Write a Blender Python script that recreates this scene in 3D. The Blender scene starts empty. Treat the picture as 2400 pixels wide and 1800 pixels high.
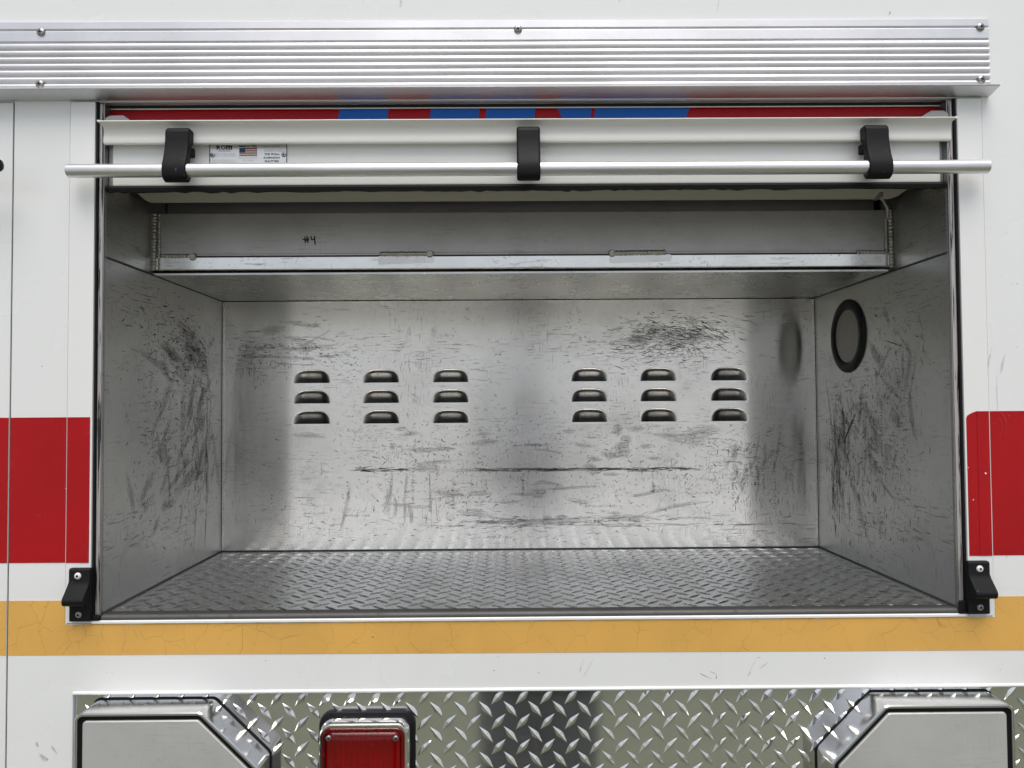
import bpy, bmesh, math, random
from mathutils import Vector, Matrix
R_ = math.radians
random.seed(7)
scene = bpy.context.scene
C = scene.collection

# ------------------------------------------------------------------ camera
D = 1.08                                   # metres from lens to the truck's rear panel
cam_d = bpy.data.cameras.new('camera'); cam = bpy.data.objects.new('camera', cam_d); C.objects.link(cam)
cam_d.lens = 27.0; cam_d.sensor_width = 36.0; cam_d.clip_start = 0.01; cam_d.clip_end = 2000
cam.matrix_world = (Matrix.Translation((0, -D, 0)) @ Matrix.Rotation(R_(-0.35), 4, 'Z')
                    @ Matrix.Rotation(R_(91.68), 4, 'X') @ Matrix.Rotation(R_(-0.38), 4, 'Z'))
scene.camera = cam

# ------------------------------------------------------------------ daylight (soft, overcast)
SUN_EL, SUN_AZ = 64.0, 4.0               # elevation; azimuth off the panel's normal
world = bpy.data.worlds.new('World'); scene.world = world; world.use_nodes = True
wn = world.node_tree; wn.nodes.clear()
sky = wn.nodes.new('ShaderNodeTexSky'); sky.sky_type = 'NISHITA'; sky.sun_disc = False
sky.sun_elevation = R_(SUN_EL); sky.sun_rotation = R_(180 - SUN_AZ)
sky.air_density = 1.0; sky.dust_density = 4.0; sky.ozone_density = 1.0
hs = wn.nodes.new('ShaderNodeHueSaturation'); hs.inputs['Saturation'].default_value = 0.60
bg = wn.nodes.new('ShaderNodeBackground'); bg.inputs['Strength'].default_value = 0.13
wo = wn.nodes.new('ShaderNodeOutputWorld')
wn.links.new(sky.outputs[0], hs.inputs['Color']); wn.links.new(hs.outputs[0], bg.inputs[0]); wn.links.new(bg.outputs[0], wo.inputs[0])
sun_d = bpy.data.lights.new('sun', 'SUN'); sun = bpy.data.objects.new('sun', sun_d); C.objects.link(sun)
sun_d.energy = 1.5; sun_d.angle = R_(45); sun_d.color = (1.0, 0.97, 0.92)
sv = Vector((math.sin(R_(SUN_AZ)) * math.cos(R_(SUN_EL)), -math.cos(R_(SUN_AZ)) * math.cos(R_(SUN_EL)), math.sin(R_(SUN_EL))))
sun.rotation_euler = sv.to_track_quat('Z', 'Y').to_euler()
vs = scene.view_settings
vs.view_transform = 'Standard'; vs.look = 'None'; vs.gamma = 1.0; vs.exposure = 0.16; vs.use_curve_mapping = False
scene.cycles.max_bounces = 10; scene.cycles.glossy_bounces = 6; scene.cycles.caustics_reflective = True
scene.cycles.use_denoising = True

# ------------------------------------------------------------------ helpers: objects
def prop(o, label=None, cat=None, group=None, kind=None):
    if label: o['label'] = label
    if cat: o['category'] = cat
    if group: o['group'] = group
    if kind: o['kind'] = kind
    return o

def empty(name, label, cat, loc=(0, 0, 0), group=None):
    o = bpy.data.objects.new(name, None); C.objects.link(o); o.location = loc; o.empty_display_size = 0.05
    return prop(o, label, cat, group)

class B:
    """collects geometry in world coordinates; build() makes ONE mesh object"""
    def __init__(self): self.v = []; self.f = []; self.m = []; self.mats = []; self.mi = 0
    def mat(self, m):
        if m not in self.mats: self.mats.append(m)
        self.mi = self.mats.index(m); return self
    def add(self, vs, fs):
        k = len(self.v); self.v += [tuple(p) for p in vs]
        for f in fs: self.f.append(tuple(i + k for i in f)); self.m.append(self.mi)
        return self
    def box(self, x0, x1, y0, y1, z0, z1):
        return self.add([(x0, y0, z0), (x1, y0, z0), (x1, y1, z0), (x0, y1, z0), (x0, y0, z1), (x1, y0, z1), (x1, y1, z1), (x0, y1, z1)],
                        [(0, 3, 2, 1), (4, 5, 6, 7), (0, 1, 5, 4), (1, 2, 6, 5), (2, 3, 7, 6), (3, 0, 4, 7)])
    def hexa(self, pts):
        return self.add(pts, [(0, 3, 2, 1), (4, 5, 6, 7), (0, 1, 5, 4), (1, 2, 6, 5), (2, 3, 7, 6), (3, 0, 4, 7)])
    def prism_x(self, prof, x0, x1, xs=None):
        """closed profile [(y, z)...] swept along x"""
        n = len(prof); xs = xs or [x0, x1]
        vs = [(x, y, z) for x in xs for (y, z) in prof]; fs = []
        for j in range(len(xs) - 1):
            for i in range(n):
                a, b = j * n + i, j * n + (i + 1) % n
                fs.append((a, b, b + n, a + n))
        fs.append(tuple(range(n))[::-1]); fs.append(tuple(range((len(xs) - 1) * n, len(xs) * n)))
        return self.add(vs, fs)
    def prism_y(self, poly, y0, y1):
        """polygon [(x, z)...] between two depths"""
        n = len(poly)
        vs = [(x, y0, z) for x, z in poly] + [(x, y1, z) for x, z in poly]
        fs = [tuple(range(n)), tuple(range(n, 2 * n))[::-1]] + [(i + n, (i + 1) % n + n, (i + 1) % n, i) for i in range(n)]
        return self.add(vs, fs)
    def ring_y(self, loops, cap0=False, cap1=False):
        """stack of equal-length loops [(y, [(x, z)...])...] bridged together"""
        n = len(loops[0][1]); vs = []; fs = []
        for y, p in loops: vs += [(x, y, z) for x, z in p]
        for j in range(len(loops) - 1):
            for i in range(n):
                a, b = j * n + i, j * n + (i + 1) % n
                fs.append((a, b, b + n, a + n))
        if cap0: fs.append(tuple(range(n))[::-1])
        if cap1: fs.append(tuple(range((len(loops) - 1) * n, len(loops) * n)))
        return self.add(vs, fs)
    def tube(self, pts, rad, n=10, caps=True):
        pts = [Vector(p) for p in pts]; vs = []; fs = []
        rr = rad if isinstance(rad, (list, tuple)) else [rad] * len(pts)
        for i, p in enumerate(pts):
            t = (pts[min(i + 1, len(pts) - 1)] - pts[max(i - 1, 0)]).normalized()
            up = Vector((0, 0, 1)) if abs(t.z) < 0.9 else Vector((0, 1, 0))
            a = t.cross(up).normalized(); b = a.cross(t)
            for k in range(n):
                w = 2 * math.pi * k / n
                vs.append(p + (a * math.cos(w) + b * math.sin(w)) * rr[i])
        for i in range(len(pts) - 1):
            for k in range(n):
                q, r = i * n + k, i * n + (k + 1) % n
                fs.append((q, r, r + n, q + n))
        if caps: fs.append(tuple(range(n))[::-1]); fs.append(tuple(range((len(pts) - 1) * n, len(pts) * n)))
        return self.add(vs, fs)
    def build(self, name, mat=None, parent=None, bevel=0, seg=2, smooth=40, kind=None, label=None, doubles=False):
        me = bpy.data.meshes.new(name)
        me.from_pydata(self.v, [], self.f)
        if self.mats:
            for m in self.mats: me.materials.append(m)
            me.polygons.foreach_set('material_index', self.m)
        else: me.materials.append(mat)
        bm = bmesh.new(); bm.from_mesh(me)
        if doubles: bmesh.ops.remove_doubles(bm, verts=bm.verts, dist=1e-6)
        bmesh.ops.recalc_face_normals(bm, faces=bm.faces)
        if bevel:
            ed = [e for e in bm.edges if len(e.link_faces) == 2 and e.calc_face_angle() > R_(35)]
            bmesh.ops.bevel(bm, geom=ed, offset=bevel, segments=seg, profile=0.5, affect='EDGES', clamp_overlap=True)
        bm.to_mesh(me); bm.free()
        if smooth: me.polygons.foreach_set('use_smooth', [True] * len(me.polygons)); me.set_sharp_from_angle(angle=R_(smooth))
        o = bpy.data.objects.new(name, me); C.objects.link(o)
        if bevel and smooth:
            wm = o.modifiers.new('wn', 'WEIGHTED_NORMAL'); wm.keep_sharp = True; wm.weight = 60
        if parent is not None:
            o.parent = parent
            o.matrix_parent_inverse = Matrix.Translation(-parent.location) if parent.type == 'EMPTY' else Matrix()
        return prop(o, label=label, kind=kind)

def inset(poly, d):
    """move every edge of a convex clockwise/counter-clockwise polygon inwards by d"""
    n = len(poly); c = Vector((sum(p[0] for p in poly) / n, sum(p[1] for p in poly) / n)); out = []
    def line(i):
        a, b = Vector(poly[i]), Vector(poly[(i + 1) % n]); t = (b - a).normalized(); nn = Vector((-t.y, t.x))
        if (c - a).dot(nn) < 0: nn = -nn
        return a + nn * d, t
    for i in range(n):
        p, t = line((i - 1) % n); q, s = line(i)
        den = t.x * s.y - t.y * s.x
        k = ((q.x - p.x) * s.y - (q.y - p.y) * s.x) / den
        out.append(tuple(p + t * k))
    return out

def rounded(poly, r, n=6):
    out = []; N = len(poly)
    for i in range(N):
        p = Vector(poly[i]); a = (Vector(poly[i - 1]) - p).normalized(); b = (Vector(poly[(i + 1) % N]) - p).normalized()
        ang = math.acos(max(-1, min(1, a.dot(b)))); t = r / math.tan(ang / 2)
        s, e = p + a * t, p + b * t
        cen = p + (a + b).normalized() * (r / math.sin(ang / 2))
        v0, v1 = s - cen, e - cen
        a0 = math.atan2(v0.y, v0.x); da = math.atan2(v1.y, v1.x) - a0
        while da > math.pi: da -= 2 * math.pi
        while da < -math.pi: da += 2 * math.pi
        for k in range(n + 1):
            w = a0 + da * k / n
            out.append((cen.x + r * math.cos(w), cen.y + r * math.sin(w)))
    return out

# ------------------------------------------------------------------ helpers: materials
class NT:
    def __init__(self, name):
        self.m = bpy.data.materials.new(name); self.m.use_nodes = True
        self.t = self.m.node_tree; self.p = self.t.nodes['Principled BSDF']
        self.co = self.t.nodes.new('ShaderNodeTexCoord').outputs['Object']
        s = self.t.nodes.new('ShaderNodeSeparateXYZ'); self.t.links.new(self.co, s.inputs[0]); self.x, self.y, self.z = s.outputs
    def put(self, sock, v):
        if hasattr(v, 'links') or isinstance(v, bpy.types.NodeSocket): self.t.links.new(v, sock)
        else: sock.default_value = v
    def set(self, **k):
        names = dict(base='Base Color', rough='Roughness', metal='Metallic', normal='Normal', coat='Coat Weight', coat_rough='Coat Roughness',
                     aniso='Anisotropic', tangent='Tangent', trans='Transmission Weight', ior='IOR', spec='Specular IOR Level', sss='Subsurface Weight')
        for n, v in k.items():
            if n == 'base' and isinstance(v, (tuple, list)) and len(v) == 3: v = (*v, 1)
            self.put(self.p.inputs[names[n]], v)
        return self
    def math(self, op, a, b=0.0, clamp=False):
        n = self.t.nodes.new('ShaderNodeMath'); n.operation = op; n.use_clamp = clamp
        self.put(n.inputs[0], a); self.put(n.inputs[1], b); return n.outputs[0]
    def vec(self, x, y, z):
        n = self.t.nodes.new('ShaderNodeCombineXYZ')
        for i, v in enumerate((x, y, z)): self.put(n.inputs[i], v)
        return n.outputs[0]
    def noise(self, vec, scale=5, detail=3, rough=0.5, dist=0.0):
        n = self.t.nodes.new('ShaderNodeTexNoise'); self.t.links.new(vec, n.inputs['Vector'])
        n.inputs['Scale'].default_value = scale; n.inputs['Detail'].default_value = detail
        n.inputs['Roughness'].default_value = rough; n.inputs['Distortion'].default_value = dist
        return n.outputs[0]
    def voro_edge(self, vec, scale):
        n = self.t.nodes.new('ShaderNodeTexVoronoi'); n.feature = 'DISTANCE_TO_EDGE'
        self.t.links.new(vec, n.inputs['Vector']); n.inputs['Scale'].default_value = scale
        return n.outputs['Distance']
    def step(self, v, a, b, lo=0.0, hi=1.0):
        n = self.t.nodes.new('ShaderNodeMapRange'); n.interpolation_type = 'SMOOTHSTEP'
        self.put(n.inputs['Value'], v)
        for k, q in zip(('From Min', 'From Max', 'To Min', 'To Max'), (a, b, lo, hi)): self.put(n.inputs[k], q)
        return n.outputs[0]
    def mix(self, f, a, b):
        n = self.t.nodes.new('ShaderNodeMix'); n.data_type = 'RGBA'
        self.put(n.inputs[0], f)
        for i, v in ((6, a), (7, b)):
            if isinstance(v, (tuple, list)) and len(v) == 3: v = (*v, 1)
            self.put(n.inputs[i], v)
        return n.outputs[2]
    def mixf(self, f, a, b): return self.math('ADD', self.math('MULTIPLY', f, self.math('SUBTRACT', b, a)), a)
    def bump(self, h, strength=0.3, dist=0.001):
        n = self.t.nodes.new('ShaderNodeBump'); n.inputs['Strength'].default_value = strength; n.inputs['Distance'].default_value = dist
        self.put(n.inputs['Height'], h); return n.outputs[0]
    def vmax(self, *a):
        r = a[0]
        for q in a[1:]: r = self.math('MAXIMUM', r, q)
        return r
    def mul(self, *a):
        r = a[0]
        for q in a[1:]: r = self.math('MULTIPLY', r, q)
        return r

def plain(name, base, rough=0.5, metal=0.0, **k):
    n = NT(name); n.set(base=base, rough=rough, metal=metal, **k); return n.m

def white_paint(name, base=(0.80, 0.815, 0.81), dirt=1.0, rough=0.24):
    n = NT(name)
    big = n.noise(n.co, 3.0, 4, 0.6)
    runs = n.noise(n.vec(n.mul(n.x, 22.0), n.y, n.mul(n.z, 1.6)), 1.0, 4, 0.6)
    d = n.mul(n.step(big, 0.3, 0.9), n.step(runs, 0.3, 0.9), 0.14 * dirt)
    sp = n.mul(n.step(n.noise(n.co, 160, 2, 0.5), 0.74, 0.79), n.step(n.noise(n.co, 7, 2), 0.5, 0.65), 0.5 * dirt)
    scr = n.math('ABSOLUTE', n.math('SUBTRACT', n.noise(n.vec(n.mul(n.x, 3), n.y, n.mul(n.z, 5)), 2.4, 2, 0.5, 0.8), 0.5))
    scr = n.mul(n.step(scr, 0.0, 0.0022, 1, 0), n.step(n.noise(n.co, 6.0, 3), 0.56, 0.68), 0.25 * dirt)
    c = n.mix(d, base, (0.52, 0.51, 0.46)); c = n.mix(n.vmax(sp, scr), c, (0.30, 0.28, 0.25))
    pe = n.noise(n.co, 420, 2, 0.5)
    n.set(base=c, rough=n.mixf(big, rough - 0.05, rough + 0.1), coat=0.25, coat_rough=0.16, normal=n.bump(n.math('ADD', n.mul(pe, 0.12), n.mul(n.noise(n.co, 7.0, 2, 0.5), 1.0)), 0.10, 0.004)); return n.m

def decal(name, base, dark, crack=True):
    n = NT(name)
    big = n.noise(n.co, 6, 4, 0.6); fine = n.noise(n.co, 60, 3, 0.6)
    c = n.mix(n.step(big, 0.35, 0.75), base, tuple(b * 0.86 for b in base)); c = n.mix(n.mul(n.step(fine, 0.6, 0.75), 0.25), c, dark)
    if crack:
        w = n.vec(n.math('ADD', n.x, n.mul(n.noise(n.co, 14, 3), 0.05)), n.y, n.math('ADD', n.mul(n.z, 0.8), n.mul(n.noise(n.vec(n.z, n.x, n.y), 12, 3), 0.04)))
        e = n.voro_edge(w, 30)
        k = n.mul(n.step(e, 0.003, 0.012, 1, 0), n.step(n.noise(n.co, 18, 3, 0.6), 0.38, 0.58), 0.50)
        c = n.mix(k, c, dark)
        spk = n.mul(n.step(n.noise(n.co, 130, 2), 0.72, 0.77), n.step(n.noise(n.co, 11, 2), 0.5, 0.62), 0.8)
        c = n.mix(spk, c, (0.10, 0.07, 0.04))
        n.set(base=c, rough=n.mixf(big, 0.35, 0.5), normal=n.bump(n.math('SUBTRACT', 1.0, k), 0.25, 0.0005))
    else:
        wob = n.noise(n.vec(n.mul(n.x, 14), n.y, n.mul(n.z, 40)), 1.0, 3, 0.6)
        scr = n.math('ABSOLUTE', n.math('SUBTRACT', n.noise(n.vec(n.mul(n.x, 6), n.y, n.mul(n.z, 2.5)), 3.0, 2, 0.5, 0.6), 0.5))
        s = n.mul(n.step(scr, 0.0, 0.0012, 1, 0), n.step(n.noise(n.co, 16, 3), 0.52, 0.66), 0.35)
        c = n.mix(s, c, (0.75, 0.35, 0.33))
        n.set(base=c, rough=n.mixf(wob, 0.28, 0.42), spec=0.22, coat=0.16, coat_rough=0.07, normal=n.bump(wob, 0.30, 0.0012))
    return n.m

def aluminium(name, plane='xz', base=0.62, rough=0.34, aniso=0.0, tangent=None, scuff=1.0, grime=0.5, warm=1.0, spots=True, seed=0.0, metal=1.0, rvar=1.0):
    """worn mill-finish sheet: grain, scratches, rubber scuffs and grime that belong to the metal"""
    n = NT(name)
    u, v = {'xz': (n.x, n.z), 'yz': (n.y, n.z), 'xy': (n.x, n.y)}[plane]
    P = n.vec(u, v, seed)
    def st(a, b, k): return n.vec(n.mul(u, a), n.mul(v, b), seed + k)
    cloud = n.noise(P, 5, 5, 0.62)
    cloud2 = n.noise(st(1, 1, 3.1), 11, 4, 0.65)
    grain = n.noise(st(8, 420, 1.0), 1.0, 3, 0.7)
    colr = n.mix(n.step(cloud, 0.35, 0.7), tuple(base * w for w in (1.0, 0.998, 0.975 / (warm * warm))), tuple(base * 0.86 * w for w in (1.0, 0.996, 0.965 / (warm * warm))))
    colr = n.mix(n.mul(grain, 0.25), colr, tuple(base * 0.78 for _ in range(3)))
    # grime haze
    gr = n.mul(n.step(cloud2, 0.48, 0.78), n.step(n.noise(P, 2.6, 3), 0.38, 0.62), grime)
    # horizontal and vertical rub marks
    hz = n.mul(n.step(n.noise(st(26, 260, 5), 1.0, 4, 0.66), 0.545, 0.62), n.step(n.noise(st(1, 2.2, 8), 6, 4, 0.65), 0.47, 0.60))
    vt = n.mul(n.step(n.noise(st(300, 30, 7), 1.0, 4, 0.66), 0.55, 0.63), n.step(n.noise(st(1.2, 1, 9), 6, 4, 0.65), 0.49, 0.62))
    # flecks and short curls
    fl = n.mul(n.step(n.noise(st(1, 1.6, 2), 120, 3, 0.6, 1.2), 0.58, 0.66), n.step(n.noise(st(1, 1, 4), 9, 4, 0.7), 0.48, 0.60))
    # long thin scratches (contours of a smooth field, broken up)
    s1 = n.math('ABSOLUTE', n.math('SUBTRACT', n.noise(st(1, 1, 6), 5, 2, 0.5, 1.5), 0.5))
    s1 = n.mul(n.step(s1, 0.0, 0.004, 1, 0), n.step(n.noise(st(1, 1, 11), 14, 3), 0.5, 0.6))
    s2 = n.math('ABSOLUTE', n.math('SUBTRACT', n.noise(st(1, 3, 12), 7, 2, 0.5, 0.8), 0.46))
    s2 = n.mul(n.step(s2, 0.0, 0.005, 1, 0), n.step(n.noise(st(1, 1, 13), 12, 3), 0.52, 0.62))
    k = n.vmax(n.mul(hz, 0.8), n.mul(vt, 0.6), n.mul(fl, 0.75), n.mul(s1, 0.22))
    k = n.mul(k, scuff)
    colr = n.mix(n.mul(gr, 0.6), colr, (0.19, 0.18, 0.165))
    colr = n.mix(k, colr, (0.045, 0.043, 0.040))
    colr = n.mix(n.mul(s2, 0.15 * scuff), colr, (0.75, 0.74, 0.70))
    rg = n.math('ADD', n.mixf(cloud2, rough - 0.06 * rvar, rough + 0.10 * rvar), n.mul(n.vmax(k, n.mul(gr, 0.5)), 0.28), clamp=True)
    n.set(base=colr, metal=n.math('SUBTRACT', metal, n.mul(k, 0.75 * metal)), rough=rg,
          normal=n.bump(n.math('ADD', n.mul(grain, 0.4), n.noise(P, 24, 2)), 0.02, 0.0008))
    if aniso:
        n.set(aniso=aniso, tangent=n.vec(*tangent))
    return n.m

def scraped(name):
    """black track paint scraped through to bright metal in long vertical patches"""
    n = NT(name)
    a = n.noise(n.vec(n.mul(n.x, 260), n.mul(n.y, 90), n.mul(n.z, 9)), 1.0, 4, 0.62)
    b = n.noise(n.vec(n.mul(n.x, 60), n.mul(n.y, 60), n.mul(n.z, 3)), 1.0, 3, 0.6)
    k = n.step(n.math('ADD', n.mul(a, 0.75), n.mul(b, 0.5)), 0.55, 0.60)
    n.set(base=n.mix(k, (0.018, 0.016, 0.016), (0.52, 0.49, 0.48)), metal=n.mul(k, 0.6), rough=n.mixf(k, 0.35, 0.42)); return n.m

M = {}
M['paint'] = white_paint('white_body_paint')
M['paint_trim'] = white_paint('white_frame_paint', (0.82, 0.83, 0.82), 0.7, 0.3)
M['cream'] = white_paint('off_white_powder_coat', (0.76, 0.76, 0.72), 0.8, 0.38)
M['cream_dull'] = white_paint('dusty_cream_coat', (0.45, 0.42, 0.35), 1.2, 0.5)
M['slat_white'] = white_paint('white_slat_coat', (0.74, 0.75, 0.73), 0.8, 0.34)
M['red'] = decal('red_stripe_film', (0.41, 0.0015, 0.005), (0.16, 0.0, 0.003), False)
M['amber'] = decal('amber_stripe_film', (0.75, 0.425, 0.100), (0.34, 0.18, 0.04))
M['slat_red'] = plain('red_slat_film', (0.36, 0.002, 0.008), 0.42, 0.0, spec=0.3)
M['slat_blue'] = plain('blue_lettering_film', (0.003, 0.11, 0.48), 0.42, 0.0, spec=0.3)
M['rail'] = aluminium('anodised_rail', 'xz', 0.76, 0.42, scuff=0.08, grime=0.04, seed=3, warm=0.975)
M['bar'] = aluminium('brushed_tube', 'xz', 0.84, 0.36, scuff=0.10, grime=0.05, seed=5, warm=0.975)
M['grey_alu'] = aluminium('grey_track_alu', 'xz', 0.40, 0.38, scuff=0.4, grime=0.5, seed=6)
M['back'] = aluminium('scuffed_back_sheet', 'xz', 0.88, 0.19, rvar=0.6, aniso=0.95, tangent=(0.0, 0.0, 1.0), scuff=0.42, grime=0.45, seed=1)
M['louver'] = aluminium('shade_darkened_louver', 'xz', 0.52, 0.34, scuff=0.3, grime=0.4, seed=2)  # stained sheet, base also darkened to paint in the recess shade
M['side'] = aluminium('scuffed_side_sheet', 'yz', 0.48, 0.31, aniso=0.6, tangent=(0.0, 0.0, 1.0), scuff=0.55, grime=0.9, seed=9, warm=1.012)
M['ceil'] = aluminium('ceiling_sheet', 'xy', 0.60, 0.26, aniso=0.9, tangent=(0.0, 1.0, 0.0), scuff=0.2, grime=0.3, seed=12)
M['floor'] = aluminium('tread_floor_alu', 'xy', 0.58, 0.24, scuff=0.35, grime=0.6, seed=15)
M['edge'] = aluminium('worn_front_edge', 'xy', 0.14, 0.6, scuff=0.5, grime=0.5, seed=17)
M['beam'] = aluminium('dull_beam_alu', 'xz', 0.52, 0.48, scuff=0.22, grime=0.45, seed=18)
M['strip'] = aluminium('bright_beam_strip', 'xz', 0.78, 0.16, scuff=0.45, grime=0.1, seed=21)
M['strip_dull'] = aluminium('heat_dulled_strip', 'xz', 0.70, 0.27, scuff=0.3, grime=0.3, seed=22)
M['weld'] = plain('weld_metal', (0.46, 0.45, 0.41), 0.48, 0.9)
M['tread'] = aluminium('polished_tread_plate', 'xz', 0.84, 0.075, rvar=0.3, scuff=0.10, grime=0.12, seed=24, metal=0.945)
M['polish'] = aluminium('polished_box_alu', 'xz', 0.74, 0.14, scuff=0.10, grime=0.10, seed=27)
M['brushed'] = aluminium('brushed_cover_alu', 'xz', 0.60, 0.50, scuff=0.15, grime=0.06, seed=30, metal=0.45)
M['chrome'] = aluminium('pitted_chrome', 'xz', 0.80, 0.10, scuff=0.25, grime=0.45, seed=33)
M['steel'] = plain('stainless_screw', (0.36, 0.35, 0.33), 0.30, 1.0)
M['screw_white'] = plain('white_screw_head', (0.78, 0.77, 0.73), 0.35, 0.1)
M['screw_grey'] = plain('grey_screw_head', (0.33, 0.33, 0.32), 0.4, 0.6)
M['black'] = plain('black_rubber', (0.007, 0.007, 0.008), 0.55, 0.0, spec=0.2)
M['dark'] = plain('dark_void', (0.008, 0.008, 0.008), 0.8)
M['sealant'] = plain('dark_joint_sealant', (0.05, 0.048, 0.045), 0.7)
M['plastic_clear'] = plain('frosted_plastic', (0.44, 0.43, 0.42), 0.35, 0.0, trans=0.25)
M['ink'] = plain('black_ink', (0.01, 0.01, 0.012), 0.5)
M['ink_grey'] = plain('grey_print', (0.30, 0.29, 0.28), 0.5)
M['ink_soft'] = plain('faint_print', (0.42, 0.41, 0.39), 0.5)
M['flag_red'] = plain('flag_red', (0.20, 0.015, 0.03), 0.5)
M['flag_blue'] = plain('flag_blue', (0.012, 0.05, 0.14), 0.5)
M['flag_white'] = plain('flag_white', (0.68, 0.66, 0.60), 0.5)
M['nameplate'] = aluminium('nameplate_foil', 'xz', 0.72, 0.34, scuff=0.1, grime=0.1, seed=36)
M['scraped'] = scraped('scraped_track_paint')
def moulded(name):
    n = NT(name)
    a = n.noise(n.co, 90, 4, 0.65); s = n.mul(n.step(n.noise(n.vec(n.mul(n.x, 240), n.mul(n.y, 240), n.mul(n.z, 60)), 1.0, 3, 0.6), 0.66, 0.72), n.step(n.noise(n.co, 40, 2), 0.52, 0.6))
    n.set(base=n.mix(s, (0.008, 0.008, 0.009), (0.16, 0.16, 0.17)), rough=n.mixf(a, 0.45, 0.62), spec=0.2, normal=n.bump(n.noise(n.co, 900, 2), 0.12, 0.0004)); return n.m
M['moulded'] = moulded('black_moulded_plastic')
def red_lens():
    n = NT('red_lamp_lens'); n.set(base=(0.60, 0.003, 0.006), rough=0.13, trans=0.95, ior=1.45, spec=0.4); return n.m
M['lens'] = red_lens()
M['reflector'] = plain('lamp_reflector', (0.72, 0.62, 0.60), 0.35, 0.4)

# ------------------------------------------------------------------ ground outside (seen in the metal)
def ground_mat():
    n = NT('grass_and_concrete')
    road = n.step(n.math('ADD', n.y, n.mul(n.noise(n.co, 0.6, 2), 0.4)), -7.2, -5.4, 1, 0)
    gr = n.mix(n.noise(n.co, 30, 5, 0.7), (0.090, 0.104, 0.062), (0.168, 0.178, 0.118))
    co = n.mix(n.noise(n.co, 3, 5, 0.6), (0.56, 0.55, 0.54), (0.46, 0.45, 0.44))
    n.set(base=n.mix(road, gr, co), rough=0.9); return n.m
GZ = -1.62
g = B(); g.add([(-150, -150, GZ), (150, -150, GZ), (150, 150, GZ), (-150, 150, GZ)], [(0, 1, 2, 3)])
g.build('ground', ground_mat(), smooth=0, kind='structure')

# ------------------------------------------------------------------ truck body
truck = empty('fire_truck', 'white fire truck rear body with red and amber stripes around the open compartment', 'fire truck', (0.0, 0.02, GZ + 0.4))
PB = 0.0012
# body shell behind the skin, open where the compartment sits
s = B()
s.box(-1.30, -1.296, 0.006, 1.2, -0.80, 1.05); s.box(1.296, 1.30, 0.006, 1.2, -0.80, 1.05)
s.box(-1.296, 1.296, 0.006, 1.2, 1.046, 1.05); s.box(-1.296, 1.296, 0.006, 1.2, -0.80, -0.796)
s.build('body_shell', M['paint'], truck)
# left neighbour panel
B().box(-1.30, -0.6975, 0.0, 0.004, -0.80, 0.435).build('body_panel', M['paint'], truck, PB)
# U-shaped rear panel round the door frame
def panel_with_hole():
    # strips that meet edge to edge, welded into one sheet round the opening
    b = B(); xs = [-1.30, -0.6957, -0.6166, -0.605, 0.6792, 1.30]; zs = [-0.80, -0.3917, -0.2978, 0.4365, 1.05]
    def solid(x, z):
        if -0.6166 < x < 0.6792 and -0.2978 < z < 0.4365: return False
        if z < 0.4365 and x < -0.6957: return False
        if z < -0.3917 and x > -0.605: return False
        return True
    for y in (0.0, 0.004):
        for i in range(5):
            for j in range(4):
                if solid((xs[i] + xs[i + 1]) / 2, (zs[j] + zs[j + 1]) / 2):
                    b.add([(xs[i], y, zs[j]), (xs[i + 1], y, zs[j]), (xs[i + 1], y, zs[j + 1]), (xs[i], y, zs[j + 1])], [(0, 1, 2, 3)])
    def wall(p, q): b.add([(p[0], 0.0, p[1]), (q[0], 0.0, q[1]), (q[0], 0.004, q[1]), (p[0], 0.004, p[1])], [(0, 1, 2, 3)])
    for i in range(5):
        for j in range(4):
            cx, cz = (xs[i] + xs[i + 1]) / 2, (zs[j] + zs[j + 1]) / 2
            if not solid(cx, cz): continue
            if i == 0 or not solid((xs[i - 1] + xs[i]) / 2, cz): wall((xs[i], zs[j]), (xs[i], zs[j + 1]))
            if i == 4 or not solid((xs[i + 1] + xs[i + 2]) / 2, cz): wall((xs[i + 1], zs[j]), (xs[i + 1], zs[j + 1]))
            if j == 0 or not solid(cx, (zs[j - 1] + zs[j]) / 2): wall((xs[i], zs[j]), (xs[i + 1], zs[j]))
            if j == 3 or not solid(cx, (zs[j + 1] + zs[j + 2]) / 2): wall((xs[i], zs[j + 1]), (xs[i + 1], zs[j + 1]))
    return b
panel_with_hole().build('body_panel', M['paint'], truck, PB, doubles=True)
# rolled lower lip of that panel
lip = [(-0.0005, -0.3905), (-0.0022, -0.3925), (-0.0022, -0.3945), (-0.0005, -0.3958), (0.0025, -0.3958), (0.0035, -0.3925)]
B().prism_x(lip, -0.6045, 1.30).build('panel_lip', M['paint'], truck, 0.0006)
# joint sealant in the seams
B().box(-0.6972, -0.696, 0.0016, 0.0035, -0.80, 0.435).build('seam_sealant', M['sealant'], truck)
B().box(-0.6164, -0.6157, 0.0014, 0.0035, -0.2978, 0.435).build('seam_sealant', M['cream_dull'], truck)
B().box(0.6783, 0.679, 0.0014, 0.0035, -0.2978, 0.435).build('seam_sealant', M['sealant'], truck)
# white door frame: two posts and a sill
B().box(-0.6155, -0.5805, -0.0022, 0.012, -0.2968, 0.435).build('door_post', M['paint_trim'], truck, 0.0012)
B().box(0.6428, 0.6781, -0.0022, 0.012, -0.2968, 0.435).build('door_post', M['paint_trim'], truck, 0.0012)
sill = B(); xs = [-0.5800 + i * (1.2223 / 60) for i in range(61)]
sill.prism_x([(-0.0022, -0.2972), (-0.0022, -0.2945), (-0.0008, -0.2932), (0.012, -0.2932), (0.012, -0.2972)], 0, 0, xs)
sill.build('door_sill', M['paint_trim'], truck, 0)

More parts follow.
